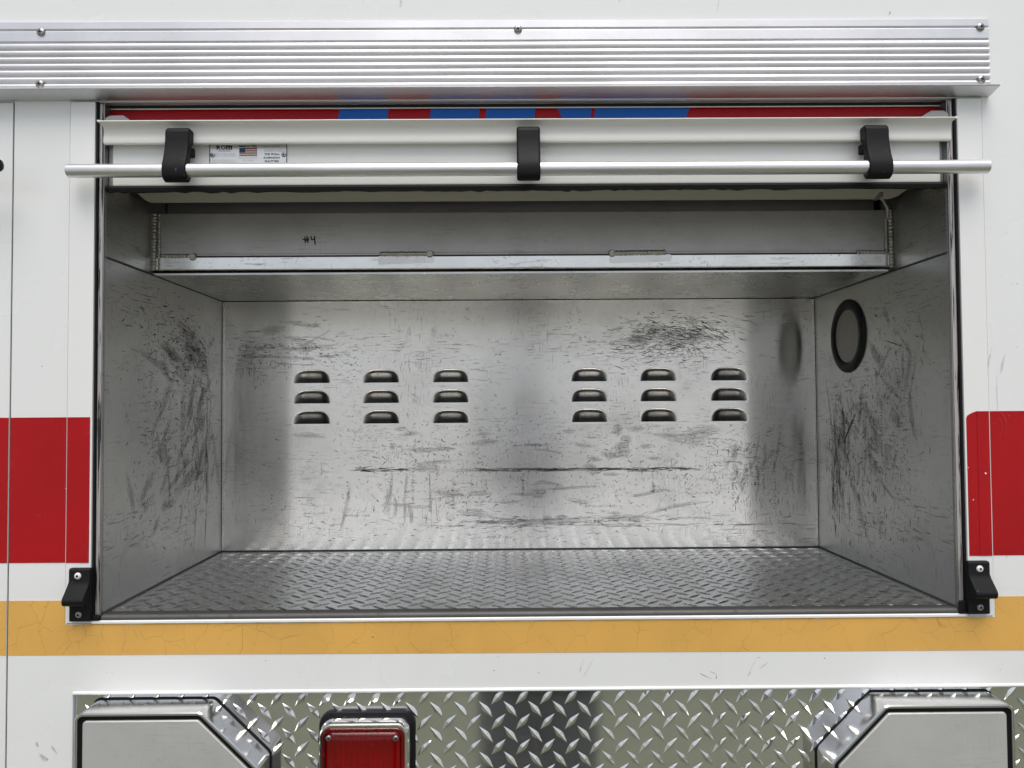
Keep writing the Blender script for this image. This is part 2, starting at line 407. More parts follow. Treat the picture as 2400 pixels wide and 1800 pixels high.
# stripes: thin films on each panel
def film(name, polys, mat, y, t=0.00045):
    b = B()
    b.prism_y(polys, y - t, y - 0.0001)
    return b.build(name, mat, truck)
RT, RB = -0.0109, -0.2132
film('red_stripe', [(-1.30, RB), (-0.6979, RB), (-0.6979, RT), (-1.30, RT)], M['red'], 0.0)
film('red_stripe', [(-0.6950, RB), (-0.6172, RB), (-0.6172, RT), (-0.6950, RT)], M['red'], 0.0)
film('red_stripe', [(-0.6148, RB), (-0.5832, RB), (-0.5832, RT), (-0.6148, RT)], M['red'], -0.0022)
film('red_stripe', [(0.6452, RB), (0.6772, RB), (0.6772, RT), (0.6600, RT), (0.6548, RT - 0.0018), (0.6500, RT - 0.0040), (0.6462, RT - 0.0068), (0.6452, RT - 0.0100)], M['red'], -0.0022)
film('red_stripe', [(0.6801, RB), (1.30, RB), (1.30, RT), (0.6801, RT)], M['red'], 0.0)
film('red_stripe', [(-0.5968, RB + .0003), (-0.5834, RB + .0003), (-0.5834, RT - .0003), (-0.5968, RT - .0003)], M['red'], -0.00268)
film('red_stripe', [(0.6600, RB + .0003), (0.6770, RB + .0003), (0.6770, RT - .0004), (0.6600, RT - .0004)], M['red'], -0.00268)
for cx, cz, r in ((0.6700, -0.098, .0022), (0.6520, -0.135, .0012), (0.6458, -0.090, .0010), (-0.6150, -0.11, .0010)):
    pts = [(cx + r * random.uniform(.5, 1) * math.cos(2 * math.pi * k / 7), cz + r * random.uniform(.5, 1) * math.sin(2 * math.pi * k / 7)) for k in range(7)]
    film('paint_chip', pts, M['paint_trim'], -0.0033, 0.0001 + 0.0001)
film('amber_stripe', [(-1.30, -0.3401), (-0.6979, -0.3403), (-0.6979, -0.2653), (-1.30, -0.2649)], M['amber'], 0.0)
top = []
x = 0.6790
while x > -0.6150:
    top.append((x, -0.2986 + random.choice((0, 0, 0, 0.0004, -0.0005)) + random.uniform(-0.0002, 0.0002))); x -= random.uniform(0.006, 0.03)
amb = [(-0.6950, -0.3404), (0.30, -0.3436), (1.30, -0.3472), (1.30, -0.2722), (0.6806, -0.2702), (0.6806, -0.2984)] + top + [(-0.6166, -0.2984), (-0.6166, -0.2656), (-0.6950, -0.2653)]
film('amber_stripe', amb, M['amber'], 0.0)

# door tracks at both sides of the opening
def track(sgn, x_out, x_in):
    w = abs(x_in - x_out)
    def q(f): return x_out + (x_in - x_out) * f
    def bx(b, f0, f1, y0, y1):
        a, c = sorted((q(f0), q(f1))); b.box(a, c, y0, y1, -0.2930, 0.4345); return b
    tr = bx(B(), 0.02, 0.24, 0.000, 0.030).build('door_track', M['black'], truck, 0.0008)
    bx(B(), 0.25, 0.76, 0.003, 0.030).build('wear_strip', M['scraped'], tr, 0.0012)
    bx(B(), 0.77, 0.90, 0.001, 0.030).build('rubber_edge', M['black'], tr, 0.0008)
    bx(B(), 0.91, 0.99, -0.001, 0.030).build('edge_bead', M['grey_alu'], tr, 0.0002)
track(1, -0.5803, -0.5672); track(-1, 0.6427, 0.6280)
# dark grommet blocks at the foot of the tracks
B().box(-0.5800, -0.5672, -0.003, 0.02, -0.2938, -0.2860).build('track_foot', M['moulded'], truck, 0.002)
B().box(0.6284, 0.6424, -0.003, 0.02, -0.2938, -0.2760).build('track_foot', M['moulded'], truck, 0.002)
# header above the door
hd = B().box(-0.5795, 0.6415, 0.003, 0.017, 0.4372, 0.452)
hd = hd.build('door_header', M['grey_alu'], truck, 0.0006)
for y, z in ((0.0042, 0.4359), (0.0092, 0.4362), (0.0136, 0.4362)):
    B().box(-0.578, 0.640, y, y + 0.0022, z, 0.4371).build('header_rib', M['rail'], hd, 0.0003)
B().box(-0.5745, 0.6355, 0.0145, 0.0172, 0.4302, 0.4316).build('header_seal', M['cream'], hd, 0.0005)
B().box(-0.5745, 0.6355, 0.0155, 0.0165, 0.4316, 0.4371).build('header_web', M['dark'], hd)

# ------------------------------------------------------------------ tread plate: diamonds
def diamond(b, cx, cy_fn, cz, ang, L=0.0305, w=0.0045, h=0.0019):
    """raised lens; cy_fn maps (u, v, height) to a world point"""
    out = [(-L / 2, 0), (-L * .24, -w * .62), (-L * .05, -w), (L * .05, -w), (L * .24, -w * .62), (L / 2, 0), (L * .24, w * .62), (L * .05, w), (-L * .05, w), (-L * .24, w * .62)]
    rid = [(-L * .34, 0, h * .72), (-L * .03, 0, h), (L * .03, 0, h), (L * .34, 0, h * .72)]
    c, s_ = math.cos(ang), math.sin(ang)
    P = [cy_fn(cx + u * c - v * s_, cz + u * s_ + v * c, 0) for u, v in out] + [cy_fn(cx + u * c - v * s_, cz + u * s_ + v * c, hh) for u, v, hh in rid]
    a, b1, c1, d = 10, 11, 12, 13
    b.add(P, [(0, 1, a), (1, 2, b1, a), (2, 3, c1, b1), (3, 4, d, c1), (4, 5, d), (5, 6, d), (6, 7, c1, d), (7, 8, b1, c1), (8, 9, a, b1), (9, 0, a)])
TY = 0.0062
tp = B(); tp.box(-0.6048, 1.296, TY, TY + 0.003, -0.796, -0.388)
PX, PZ = 0.03427, 0.0347
front = lambda a, b_, h: (a, TY - h, b_)
i0 = int((-0.60 + 0.2212) / PX) - 1
for j in range(0, 12):
    for i in range(i0, i0 + 58):
        cx, cz = -0.2212 + i * PX, -0.4054 - j * PZ
        if -0.592 < cx < 1.28: diamond(tp, cx, front, cz, R_(47))
        cx, cz = cx + PX / 2, cz - PZ / 2 + (PZ if j == 0 else 0)
        if -0.592 < cx < 1.28 and j > 0: diamond(tp, cx, front, cz + PZ, R_(-49))
        if -0.592 < cx < 1.28 and j == 0: diamond(tp, cx, front, cz, R_(-49))
tread = tp.build('tread_plate', M['tread'], truck, smooth=0)

# ------------------------------------------------------------------ compartment
comp = empty('equipment_compartment', 'open empty metal-lined equipment compartment with scuffed walls and tread plate floor', 'compartment', (0.03, 0.24, -0.29))
YB = 0.46
LF, LB, RF, RB_ = -0.5670, -0.5712, 0.6276, 0.6208     # side walls at the front and at the back
FZ, CZ = -0.2850, 0.2152
# dark box added behind all the sheets to stop light leaking in
cs = B(); cs.box(-0.5860, 0.6480, 0.488, 0.492, -0.31, 0.49); cs.box(-0.5900, -0.5862, 0.012, 0.492, -0.31, 0.49); cs.box(0.6482, 0.652, 0.012, 0.492, -0.31, 0.49)
cs.box(-0.5860, 0.6480, 0.012, 0.487, 0.486, 0.49); cs.box(-0.5860, 0.6480, 0.013, 0.487, -0.31, -0.306)
cs.build('light_blocker', M['dark'], comp)
# back wall sheet with 18 louver openings
cols = [-0.3923, -0.2531, -0.1137, 0.1646, 0.3035, 0.4461]
slits = [0.0500, 0.0092, -0.0317]
CW, C0, C1 = 0.0385, 0.0045, 0.0300
xb = sorted([LB + 0.0008, RB_ - 0.0008] + [c + sg * CW for c in cols for sg in (-1, 1)])
zb = sorted([FZ + 0.001, CZ - 0.0016] + [z - C0 for z in slits] + [z + C1 for z in slits])
bw = B()
def is_hole(xm, zm): return any(abs(xm - c) < CW for c in cols) and any(z - C0 < zm < z + C1 for z in slits)
for i in range(len(xb) - 1):
    for j in range(len(zb) - 1):
        if not is_hole((xb[i] + xb[i + 1]) / 2, (zb[j] + zb[j + 1]) / 2):
            bw.add([(xb[i], YB, zb[j]), (xb[i + 1], YB, zb[j]), (xb[i + 1], YB, zb[j + 1]), (xb[i], YB, zb[j + 1])], [(0, 1, 2, 3)])
back = bw.build('back_wall', M['back'], comp, doubles=True)
# louver: sheet pressed inwards above a slit
def louver_mesh():
    b = B(); b.mat(M['back']); NU, NV = 48, 28; hw, hh, dm, gap = 0.0372, 0.0280, 0.0155, 0.0022
    us = [-CW + 2 * CW * i / NU for i in range(NU + 1)]
    def depth(u, dz):
        a = min(1.0, abs(u) / hw)
        e = min(1, (1 - a) / 0.50); e = e * e * (3 - 2 * e)
        q = min(1.0, dz / (hh * math.sqrt(max(1e-6, 1 - a ** 3.2))))
        soft = min(1, (1 - q) / 0.30)
        return dm * e * (1 - q ** 1.35) * (soft * soft * (3 - 2 * soft))
    rows = []
    zs = [gap * 0.0 + (C1) * j / NV for j in range(NV + 1)]
    for dz in zs:
        row = []
        for u in us:
            d = depth(u, dz); zz = dz
            if dz == 0: zz = gap * min(1, d / dm * 1.6)
            row.append((u, d, zz))
        rows.append(row)
    vs = [p for r in rows for p in r]; n = NU + 1
    fa = [(j * n + i, j * n + i + 1, (j + 1) * n + i + 1, (j + 1) * n + i) for j in range(NV) for i in range(NU)]
    deep = lambda f: sum(vs[q][1] for q in f) / 4 > 0.0006  # recessed faces get the sheet with shade put into its colour
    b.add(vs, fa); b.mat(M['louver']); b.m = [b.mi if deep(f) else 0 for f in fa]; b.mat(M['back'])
    lo = [(u, 0, -C0) for u in us] + [(u, 0.0002 if abs(u) < hw * .93 else 0, -0.0004 if abs(u) < hw * .93 else 0.0) for u in us]
    b.add(lo, [(i, i + 1, n + i + 1, n + i) for i in range(NU)])
    return b
lv0 = louver_mesh().build('louver', None, None, smooth=60, doubles=True)
me = lv0.data
first = True
for z in slits:
    for c in cols:
        o = lv0 if first else lv0.copy()
        if not first: C.objects.link(o)
        o.parent = back; o.location = (c, YB, z); first = False
# side walls (lower sheet), upper cheeks
def side_sheet(name, xf, xbk, z0, z1, y0, y1, mat, out):
    def xx(y): return xf + (xbk - xf) * y / YB
    a, b_ = xx(y0), xx(y1); t = 0.003 * out
    pts = [(a, y0, z0), (a + t, y0, z0), (b_ + t, y1, z0), (b_, y1, z0), (a, y0, z1), (a + t, y0, z1), (b_ + t, y1, z1), (b_, y1, z1)]
    return B().hexa(pts).build(name, mat, comp)
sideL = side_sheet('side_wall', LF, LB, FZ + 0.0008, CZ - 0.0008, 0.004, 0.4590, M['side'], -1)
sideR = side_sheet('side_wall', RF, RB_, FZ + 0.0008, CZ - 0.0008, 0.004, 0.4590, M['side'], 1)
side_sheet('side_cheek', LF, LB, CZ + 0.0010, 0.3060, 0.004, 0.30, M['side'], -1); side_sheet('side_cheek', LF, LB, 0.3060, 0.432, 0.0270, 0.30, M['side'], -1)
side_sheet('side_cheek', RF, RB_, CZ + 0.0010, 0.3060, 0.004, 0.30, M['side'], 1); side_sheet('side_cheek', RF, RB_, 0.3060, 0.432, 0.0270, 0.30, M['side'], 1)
# vertical corner beads between back and side sheets
B().box(LB + 0.0024, LB + 0.0052, YB - 0.0012, YB - 0.0002, FZ + 0.003, CZ - 0.003).build('corner_bead', M['strip'], comp, 0.0004)
B().box(RB_ - 0.0052, RB_ - 0.0024, YB - 0.0012, YB - 0.0002, FZ + 0.003, CZ - 0.003).build('corner_bead', M['strip'], comp, 0.0004)
# ceiling sheet behind the beam, upper back plate and top
B().box(LB + 0.002, RB_ - 0.002, 0.1560, YB - 0.002, CZ, CZ + 0.003).build('ceiling_sheet', M['ceil'], comp)
B().box(LB + 0.004, RB_ - 0.002, 0.200, 0.203, CZ + 0.004, 0.484).build('upper_back_plate', M['beam'], comp)
# floor of tread plate with a plain rolled front edge
fl = B(); fl.add([(LF, 0.016, FZ), (RF, 0.016, FZ), (RB_, YB - 0.0015, FZ), (LB, YB - 0.0015, FZ)], [(0, 1, 2, 3)])
up = lambda a, b_, h: (a, b_, FZ + h)
for j in range(14):
    for i in range(37):
        cx, cy = -0.545 + i * PX, 0.040 + j * PZ
        if LF + .02 < cx < RF - .02 and cy < YB - .012: diamond(fl, cx, up, cy, R_(42), w=0.0038, h=0.0014)
        cx += PX / 2; cy -= PZ / 2
        if LF + .02 < cx < RF - .02 and 0.02 < cy < YB - .012: diamond(fl, cx, up, cy, R_(-42), w=0.0038, h=0.0014)
floor = fl.build('floor', M['floor'], comp, smooth=0)
fe = [(0.0158, FZ - 0.0001), (0.004, FZ - 0.0006), (0.0008, FZ - 0.0024), (-0.0006, FZ - 0.0050), (-0.0006, -0.2929), (0.0158, -0.2929)]
B().prism_x(fe, -0.5665, 0.6278).build('floor_edge', M['edge'], comp)
# sealant along floor and ceiling joints
B().box(LB + .002, RB_ - .002, YB - 0.0014, YB - 0.0003, FZ + 0.0002, FZ + 0.0022).build('joint_sealant', M['sealant'], comp)
def joint(xf, xbk, z, sg):
    b = B(); r = 0.0016
    b.tube([(xf + sg * 0.0006, 0.006, z), (xbk + sg * 0.0006, YB - 0.002, z)], r, 6); b.build('joint_sealant', M['sealant'], comp)
joint(LF, LB, FZ + 0.0006, 1); joint(RF, RB_, FZ + 0.0006, -1); joint(LF, LB, CZ, 1); joint(RF, RB_, CZ, -1)
# cross beam
beam = B().box(LB + 0.002, RF - 0.004, 0.1550, 0.1590, 0.2490, 0.3152).build('cross_beam', M['beam'], comp, 0.0008)
B().box(LB + 0.004, RF - 0.006, 0.1535, 0.1590, 0.2455, 0.2488).build('beam_edge', M['beam'], beam, 0.0006)
B().box(LB + 0.003, RF - 0.005, 0.1520, 0.1960, 0.2222, 0.2445).build('beam_strip', M['strip'], beam, 0.0022, 3)
def bead(p0, p1, r0, r1, n, name='weld_bead', sq=1.0):
    p0, p1 = Vector(p0), Vector(p1); pts = []; rr = []
    for i in range(n * 5 + 1):
        t = i / (n * 5); ph = (i % 5) / 5
        pts.append(p0.lerp(p1, t) + Vector((random.uniform(-.0004, .0004), 0, random.uniform(-.0004, .0004))))
        rr.append(r0 + (r1 - r0) * abs(math.sin(math.pi * (ph * .8 + .1))) + random.uniform(-.0003, .0003))
    rr[0] *= .5; rr[-1] *= .6
    b = B(); b.tube(pts, rr, 8); return b.build(name, M['weld'], beam, smooth=70)
bead((LF - 0.0002, 0.1520, 0.2215), (LF - 0.0002, 0.1540, 0.3160), 0.0030, 0.0048, 18)
bead((LF + 0.0085, 0.1528, 0.2230), (LF + 0.0070, 0.1545, 0.3145), 0.0016, 0.0026, 20)
bead((RF - 0.0052, 0.1520, 0.2195), (RF - 0.0052, 0.1540, 0.3170), 0.0030, 0.0048, 17)
bead((RF - 0.0130, 0.1528, 0.2230), (RF - 0.0115, 0.1545, 0.3145), 0.0016, 0.0026, 20)
bead((-0.2035, 0.1525, 0.2470), (-0.1225, 0.1525, 0.2468), 0.0030, 0.0044, 13)
bead((0.1700, 0.1525, 0.2462), (0.2580, 0.1525, 0.2472), 0.0032, 0.0048, 14)
bead((-0.5560, 0.1525, 0.2460), (-0.5040, 0.1525, 0.2450), 0.0024, 0.0034, 9)
bead((0.5660, 0.1525, 0.2460), (0.6160, 0.1525, 0.2450), 0.0024, 0.0034, 9)
for xw, zw in ((0.1705, 0.2462), (-0.1235, 0.2468), (-0.5045, 0.2440)):
    b = B()
    b.ring_y([(0.1515, rounded([(xw - .006, zw - .006), (xw + .006, zw - .006), (xw + .006, zw + .006), (xw - .006, zw + .006)], .0055, 4)),
              (0.1485, rounded([(xw - .0045, zw - .0045), (xw + .0045, zw - .0045), (xw + .0045, zw + .0045), (xw - .0045, zw + .0045)], .004, 4))], cap1=True)
    b.build('weld_crater', M['weld'], beam, smooth=60)
# dull heat-marked patches on the bright strip under the welds
for x0, x1 in ((-0.207, -0.117), (0.166, 0.266)):
    pts = rounded([(x0, 0.2300), (x1, 0.2325), (x1 + 0.002, 0.2440), (x0, 0.2440)], 0.004, 4)
    B().prism_y(pts, 0.15175, 0.15195).build('heat_mark', M['strip_dull'], beam)
# marker writing on the beam
def stroke(pts, w=0.0021, y=0.15485):
    b = B(); P = [Vector((-0.328 + (660 + a / 15.8 - 710) * .000685, 0.2772 - (520 + c / 15.8 - 553) * .000685)) for a, c in pts]
    for i in range(len(P) - 1):
        t = (P[i + 1] - P[i]).normalized(); nn = Vector((-t.y, t.x)) * (w / 2); e = t * (w / 2.6); yy = y - i * 0.00004
        a, c = P[i] - e, P[i + 1] + e
        q = [a + nn * .6, a - nn * .6, P[i] - nn, P[i + 1] - nn, c - nn * .6, c + nn * .6, P[i + 1] + nn, P[i] + nn]
        b.add([(p.x, yy, p.y) for p in q], [tuple(range(8))])
    return b
mk = [[(850, 555), (856, 660), (868, 765)], [(925, 520), (945, 610), (965, 755)], [(775, 650), (880, 640), (1000, 620)], [(850, 700), (920, 690), (985, 675)],
      [(1085, 530), (1080, 600), (1110, 655), (1190, 648)], [(1215, 530), (1213, 640), (1235, 825)]]
wr = B()
for i, st in enumerate(mk):
    b = stroke(st, y=0.15485 - i * 0.0001); wr.add(b.v, b.f)
wr.build('marker_writing', M['ink'], beam, smooth=0, label='handwritten #4 in black marker on the beam')
# roll tray behind the shutter
ty = [(0.035, 0.3435), (0.062, 0.3350), (0.100, 0.3222), (0.108, 0.3203), (0.114, 0.3215), (0.117, 0.3262), (0.110, 0.3262), (0.066, 0.3400), (0.036, 0.3480)]
tb = B(); n_ = len(ty)
xl = lambda y: -0.566 + max(0, (y - 0.085)) * 0.55; xr = lambda y: 0.622 - max(0, (y - 0.085)) * 0.95
tb.add([(xl(y), y, z) for y, z in ty] + [(xr(y), y, z) for y, z in ty], [(i, (i + 1) % n_, (i + 1) % n_ + n_, i + n_) for i in range(n_)] + [tuple(range(n_))[::-1], tuple(range(n_, 2 * n_))])
tray = tb.build('roll_tray', M['cream_dull'], comp, 0.0008)
B().box(0.575, 0.580, 0.088, 0.110, 0.3185, 0.3290).build('tray_bracket', M['grey_alu'], tray, 0.0008)
B().tube([(0.585, 0.150, 0.340), (0.600, 0.150, 0.338), (0.611, 0.150, 0.330), (0.616, 0.150, 0.316), (0.617, 0.1505, 0.300)], 0.0032, 8).build('drain_tube', M['beam'], comp, smooth=60)
# round vent in the right-hand side wall
vc, vz = 0.317, 0.1246
vx = RF + (RB_ - RF) * vc / YB
def circ(r, x, n=48): return [(x, vc + r * math.cos(2 * math.pi * k / n), vz + r * math.sin(2 * math.pi * k / n)) for k in range(n)]
def disc_rings(rs, cap=False):
    b = B(); n = 48; vs = []; fs = []
    for r, x in rs: vs += circ(r, x)
    for j in range(len(rs) - 1):
        for k in range(n): a, c = j * n + k, j * n + (k + 1) % n; fs.append((a, c, c + n, a + n))
    if cap: fs.append(tuple(range((len(rs) - 1) * n, len(rs) * n)))
    b.add(vs, fs); return b
vent = disc_rings([(0.0670, vx + 0.001), (0.0670, vx - 0.002), (0.0650, vx - 0.0040), (0.0580, vx - 0.0046), (0.0510, vx - 0.0040), (0.0478, vx - 0.0005)]).build('vent_ring', M['moulded'], comp, smooth=50)
def mesh_mat():
    n = NT('fine_wire_mesh')
    a = n.math('SINE', n.mul(n.math('ADD', n.y, n.z), 2600.0)); b = n.math('SINE', n.mul(n.math('SUBTRACT', n.y, n.z), 2600.0))
    k = n.step(n.vmax(a, b), 0.2, 0.8)
    n.set(base=n.mix(k, (0.05, 0.048, 0.042), (0.42, 0.40, 0.35)), metal=0.5, rough=0.5); return n.m
disc_rings([(0.0482, vx - 0.0012), (0.030, vx - 0.0014), (0.008, vx - 0.0016)], True).build('vent_screen', mesh_mat(), vent, smooth=60)

# scuffs rubbed onto the sheets: thin films of rubber and grime lying on the metal, broken up like dry brush
def scuffs(fn, clusters, name, parent, mat):
    vs = []; fs = []; uvl = []; uvm = []
    for (cu, cv, su, sv, num, ang, sp, ln, wd) in clusters:
        for _ in range(num):
            u = random.gauss(cu, su); v = random.gauss(cv, sv); a = R_(random.gauss(ang, sp))
            L = min(ln * random.lognormvariate(-0.2, 0.6), ln * 2.2); w = min(wd * random.lognormvariate(-0.35, 0.45), wd * 1.5)
            k = 8; loc = []; bend = random.uniform(-.3, .3); P = []
            ou, ov = random.uniform(0, 50), random.uniform(0, 50)
            for i in range(k):
                th = 2 * math.pi * (i + random.uniform(-.2, .2)) / k; r = random.uniform(.65, 1.0)
                cu_, cv_ = r * math.cos(th), r * math.sin(th)
                du, dv = L / 2 * cu_, w / 2 * cv_
                dvb = dv + bend * du * du / max(L, 1e-5)
                P.append(fn(u + du * math.cos(a) - dvb * math.sin(a), v + du * math.sin(a) + dvb * math.cos(a)))
                loc.append(((cu_, cv_), (du + ou, dv + ov)))
            if all(P):
                q = len(vs); vs += P; fs.append(tuple(range(q, q + k)))
                uvl += [l[0] for l in loc]; uvm += [l[1] for l in loc]
    me = bpy.data.meshes.new(name); me.from_pydata(vs, [], fs); me.materials.append(mat)
    for nm, dat in (('shape', uvl), ('metric', uvm)):
        lay = me.uv_layers.new(name=nm)
        lay.data.foreach_set('uv', [c for p in dat for c in p])
    o = bpy.data.objects.new(name, me); C.objects.link(o); o.parent = parent
    if parent.type == 'EMPTY': o.matrix_parent_inverse = Matrix.Translation(-parent.location)
    return prop(o, kind='stuff')
def scuff_mat(name='rubber_scuff', freq=(140.0, 900.0), th=(0.37, 0.52), fade=(0.95, 0.25), cols_=((0.022, 0.020, 0.018), (0.10, 0.095, 0.085))):
    n = NT(name)
    def uv(nm):
        q = n.t.nodes.new('ShaderNodeUVMap'); q.uv_map = nm; return q.outputs[0]
    sp_ = n.t.nodes.new('ShaderNodeSeparateXYZ'); n.t.links.new(uv('shape'), sp_.inputs[0])
    mp = n.t.nodes.new('ShaderNodeSeparateXYZ'); n.t.links.new(uv('metric'), mp.inputs[0])
    r2 = n.math('ADD', n.math('POWER', n.math('ABSOLUTE', sp_.outputs[0]), 2.0), n.math('POWER', n.math('ABSOLUTE', sp_.outputs[1]), 2.0))
    st = n.noise(n.vec(n.mul(mp.outputs[0], freq[0]), n.mul(mp.outputs[1], freq[1]), 0.0), 1.0, 4, 0.7)
    blot = n.noise(n.vec(n.mul(mp.outputs[0], 400.0), n.mul(mp.outputs[1], 400.0), 4.0), 1.0, 3, 0.65)
    v = n.math('ADD', n.mul(st, 0.65), n.mul(blot, 0.45))
    al = n.mul(n.step(n.math('SUBTRACT', v, n.mul(r2, 0.16)), th[0], th[1]), n.step(r2, 0.1, 1.0, fade[0], fade[1]))
    a = n.noise(n.co, 60, 3, 0.6)
    n.set(base=n.mix(a, cols_[0], cols_[1]), rough=0.5, metal=0.4)
    n.put(n.p.inputs['Alpha'], al); return n.m
M['scuff'] = scuff_mat()
M['haze_rub'] = scuff_mat('rub_film', (30.0, 420.0), (0.40, 0.62), (0.30, 0.0), ((0.10, 0.095, 0.09), (0.22, 0.21, 0.195)))
def on_back(u, v):
    if not (LB + .012 < u < RB_ - .012 and FZ + .008 < v < CZ - .02): return None
    if any(abs(u - c) < CW + .001 for c in cols) and any(z - C0 < v < z + C1 for z in slits): return None
    return (u, YB - 0.00025, v)
def on_left(u, v):
    if not (.04 < u < YB - .01 and FZ + .012 < v < CZ - .01): return None
    return (LF + (LB - LF) * u / YB + 0.0003, u, v)
def on_right(u, v):
    if not (.04 < u < YB - .01 and FZ + .012 < v < CZ - .01): return None
    if math.hypot(u - vc, v - vz) < .072: return None
    return (RF + (RB_ - RF) * u / YB - 0.0003, u, v)
# (centre, spread, number, angle, angle spread, length, width)
BK = [(-.40, .130, .060, .030, 150, 0, 14, .010, .0016), (-.35, .095, .05, .018, 120, 4, 25, .006, .0018), (-.50, .118, .03, .012, 60, 2, 8, .012, .0016), (-.51, .080, .025, .02, 50, 85, 20, .007, .0014),
      (.330, .155, .055, .014, 140, -4, 10, .014, .0018), (.300, .115, .055, .020, 220, 3, 12, .012, .0018), (.365, .128, .05, .020, 140, -12, 14, .011, .0016), (.40, .150, .03, .010, 50, -24, 8, .016, .0022),
      (-.05, -.060, .22, .05, 260, 0, 60, .0045, .0018), (-.10, -.085, .10, .030, 260, 10, 50, .006, .0020), (.22, -.085, .12, .035, 280, 0, 50, .006, .0020), (-.22, -.11, .09, .03, 160, 0, 40, .006, .0018),
      (.02, -.15, .25, .04, 260, 0, 55, .0045, .0018), (.30, -.16, .12, .03, 220, 70, 40, .006, .0018), (-.12, -.17, .07, .025, 140, 85, 20, .008, .0016),
      (-.06, -.190, .12, .02, 170, 0, 30, .007, .0018), (.10, -.228, .16, .006, 260, 0, 6, .014, .0016), (-.25, -.205, .10, .016, 130, 90, 25, .007, .0013), (.02, -.255, .10, .010, 130, 0, 12, .009, .0016), (-.33, -.25, .06, .012, 60, 0, 10, .008, .0014),
      (.50, -.09, .05, .03, 110, 0, 25, .010, .0016), (.47, -.15, .04, .03, 110, 75, 30, .007, .0018), (.53, -.17, .04, .03, 80, 90, 10, .014, .0010), (.43, -.08, .06, .03, 60, 20, 50, .006, .0016),
      (0, .05, .30, .08, 220, 10, 70, .0035, .0015), (.05, .10, .25, .05, 110, -20, 40, .006, .0008), (0, -.1, .33, .09, 300, 0, 90, .0028, .0012),
      (.0, -.00, .34, .10, 120, 0, 90, .012, .0005)]
# the long smears
for k in range(150): BK.append((random.uniform(-.052, .375), -.1266 + random.gauss(0, .0012), .004, .0012, 1, 0, 3, .030, .0024))
for k in range(46): BK.append((random.uniform(-.311, -.175), -.1240 + random.gauss(0, .0012), .004, .0010, 1, 0, 4, .018, .0026))
for k in range(70): BK.append((random.uniform(-.16, .58), -.2385 + random.gauss(0, .0010), .004, .0008, 1, 0, 2, .036, .0011))
BK = [(a, b, c * 1.15, d * 1.15, max(1, int(e * (1.6 if e < 2 or c < .06 else 0.9))), f, g, h * 1.15, i * .75) for a, b, c, d, e, f, g, h, i in BK]
def hatch(cu, cv, length, height, step=.0014, vert=False, keep=.75):
    # a dragged edge leaves a row of short ticks
    out = []; k = int(length / step)
    for i in range(k):
        if random.random() > keep: continue
        t = -length / 2 + i * step + random.uniform(-.0005, .0005)
        hh = height * random.uniform(.4, 1.1)
        out.append((cu + (random.gauss(0, height * .12) if vert else t), cv + (t if vert else random.gauss(0, height * .12)), 0.0002, 0.0002, 1, 0 if vert else 90, 5, hh, .0011))
    return out
for a in [(-.500, .122, .070, .008), (-.515, .100, .030, .006), (-.500, .090, .045, .005), (-.495, .080, .060, .006), (-.47, .128, .05, .004), (-.40, .120, .06, .008), (-.36, .105, .05, .006), (.30, .150, .10, .004), (.33, .098, .09, .006), (.28, .118, .07, .005), (.36, .112, .06, .007),
          (-.13, -.075, .06, .006), (.05, -.078, .08, .006), (.22, -.10, .05, .010), (.31, -.17, .05, .012), (-.08, -.19, .09, .005), (.18, -.20, .07, .006), (-.30, -.215, .05, .005), (.02, -.228, .12, .008), (.22, -.229, .10, .007), (.46, -.09, .06, .006), (.54, -.115, .05, .004), (-.02, -.26, .06, .005)]: BK += hatch(*a)
for a in [(-.507, .065, .05, .006), (-.19, -.16, .07, .008), (-.11, -.175, .06, .010), (.03, -.155, .05, .006), (.50, -.14, .08, .012), (.535, -.16, .10, .006), (.45, -.16, .06, .008), (-.32, -.17, .05, .006), (.29, -.145, .06, .010)]: BK += hatch(*a, vert=True)
scuffs(on_back, BK, 'scuff_marks', back, M['scuff'])
# soft grey rub haze, under the flecks
HZ = [(-.42, .125, .06, .02, 16, 0, 8, .10, .020), (.325, .135, .05, .02, 20, 0, 8, .11, .022), (-.08, -.075, .14, .025, 16, 0, 5, .07, .024), (.25, -.085, .08, .025, 18, 0, 5, .07, .026), (.05, -.180, .20, .02, 14, 0, 8, .10, .020),
      (.07, -.226, .13, .004, 20, 0, 3, .13, .010), (.50, -.12, .04, .03, 12, 85, 10, .08, .016), (-.24, -.19, .08, .02, 10, 88, 8, .08, .014), (.16, -.1266, .12, .001, 16, 0, 1, .12, .007), (-.24, -.124, .04, .001, 6, 0, 1, .07, .006)]
scuffs(lambda u, v: (lambda p: p and (p[0], p[1] + 0.0001, p[2]))(on_back(u, v)), HZ, 'rub_haze', back, M['haze_rub'])
HL = [(.27, .09, .07, .03, 22, -8, 10, .10, .030), (.30, .0, .07, .07, 26, 75, 25, .11, .028), (.24, -.12, .08, .06, 20, 60, 35, .10, .030), (.37, -.06, .02, .08, 10, 88, 5, .14, .014)]
scuffs(lambda u, v: (lambda p: p and (p[0] - 0.0001, p[1], p[2]))(on_left(u, v)), HL, 'rub_haze', sideL, M['haze_rub'])
HR = [(.28, -.04, .06, .05, 22, 50, 30, .10, .030), (.38, -.12, .02, .07, 22, 87, 6, .14, .016), (.22, -.08, .07, .08, 24, 75, 25, .11, .028), (.15, .06, .05, .06, 12, 60, 30, .10, .024)]
scuffs(lambda u, v: (lambda p: p and (p[0] + 0.0001, p[1], p[2]))(on_right(u, v)), HR, 'rub_haze', sideR, M['haze_rub'])
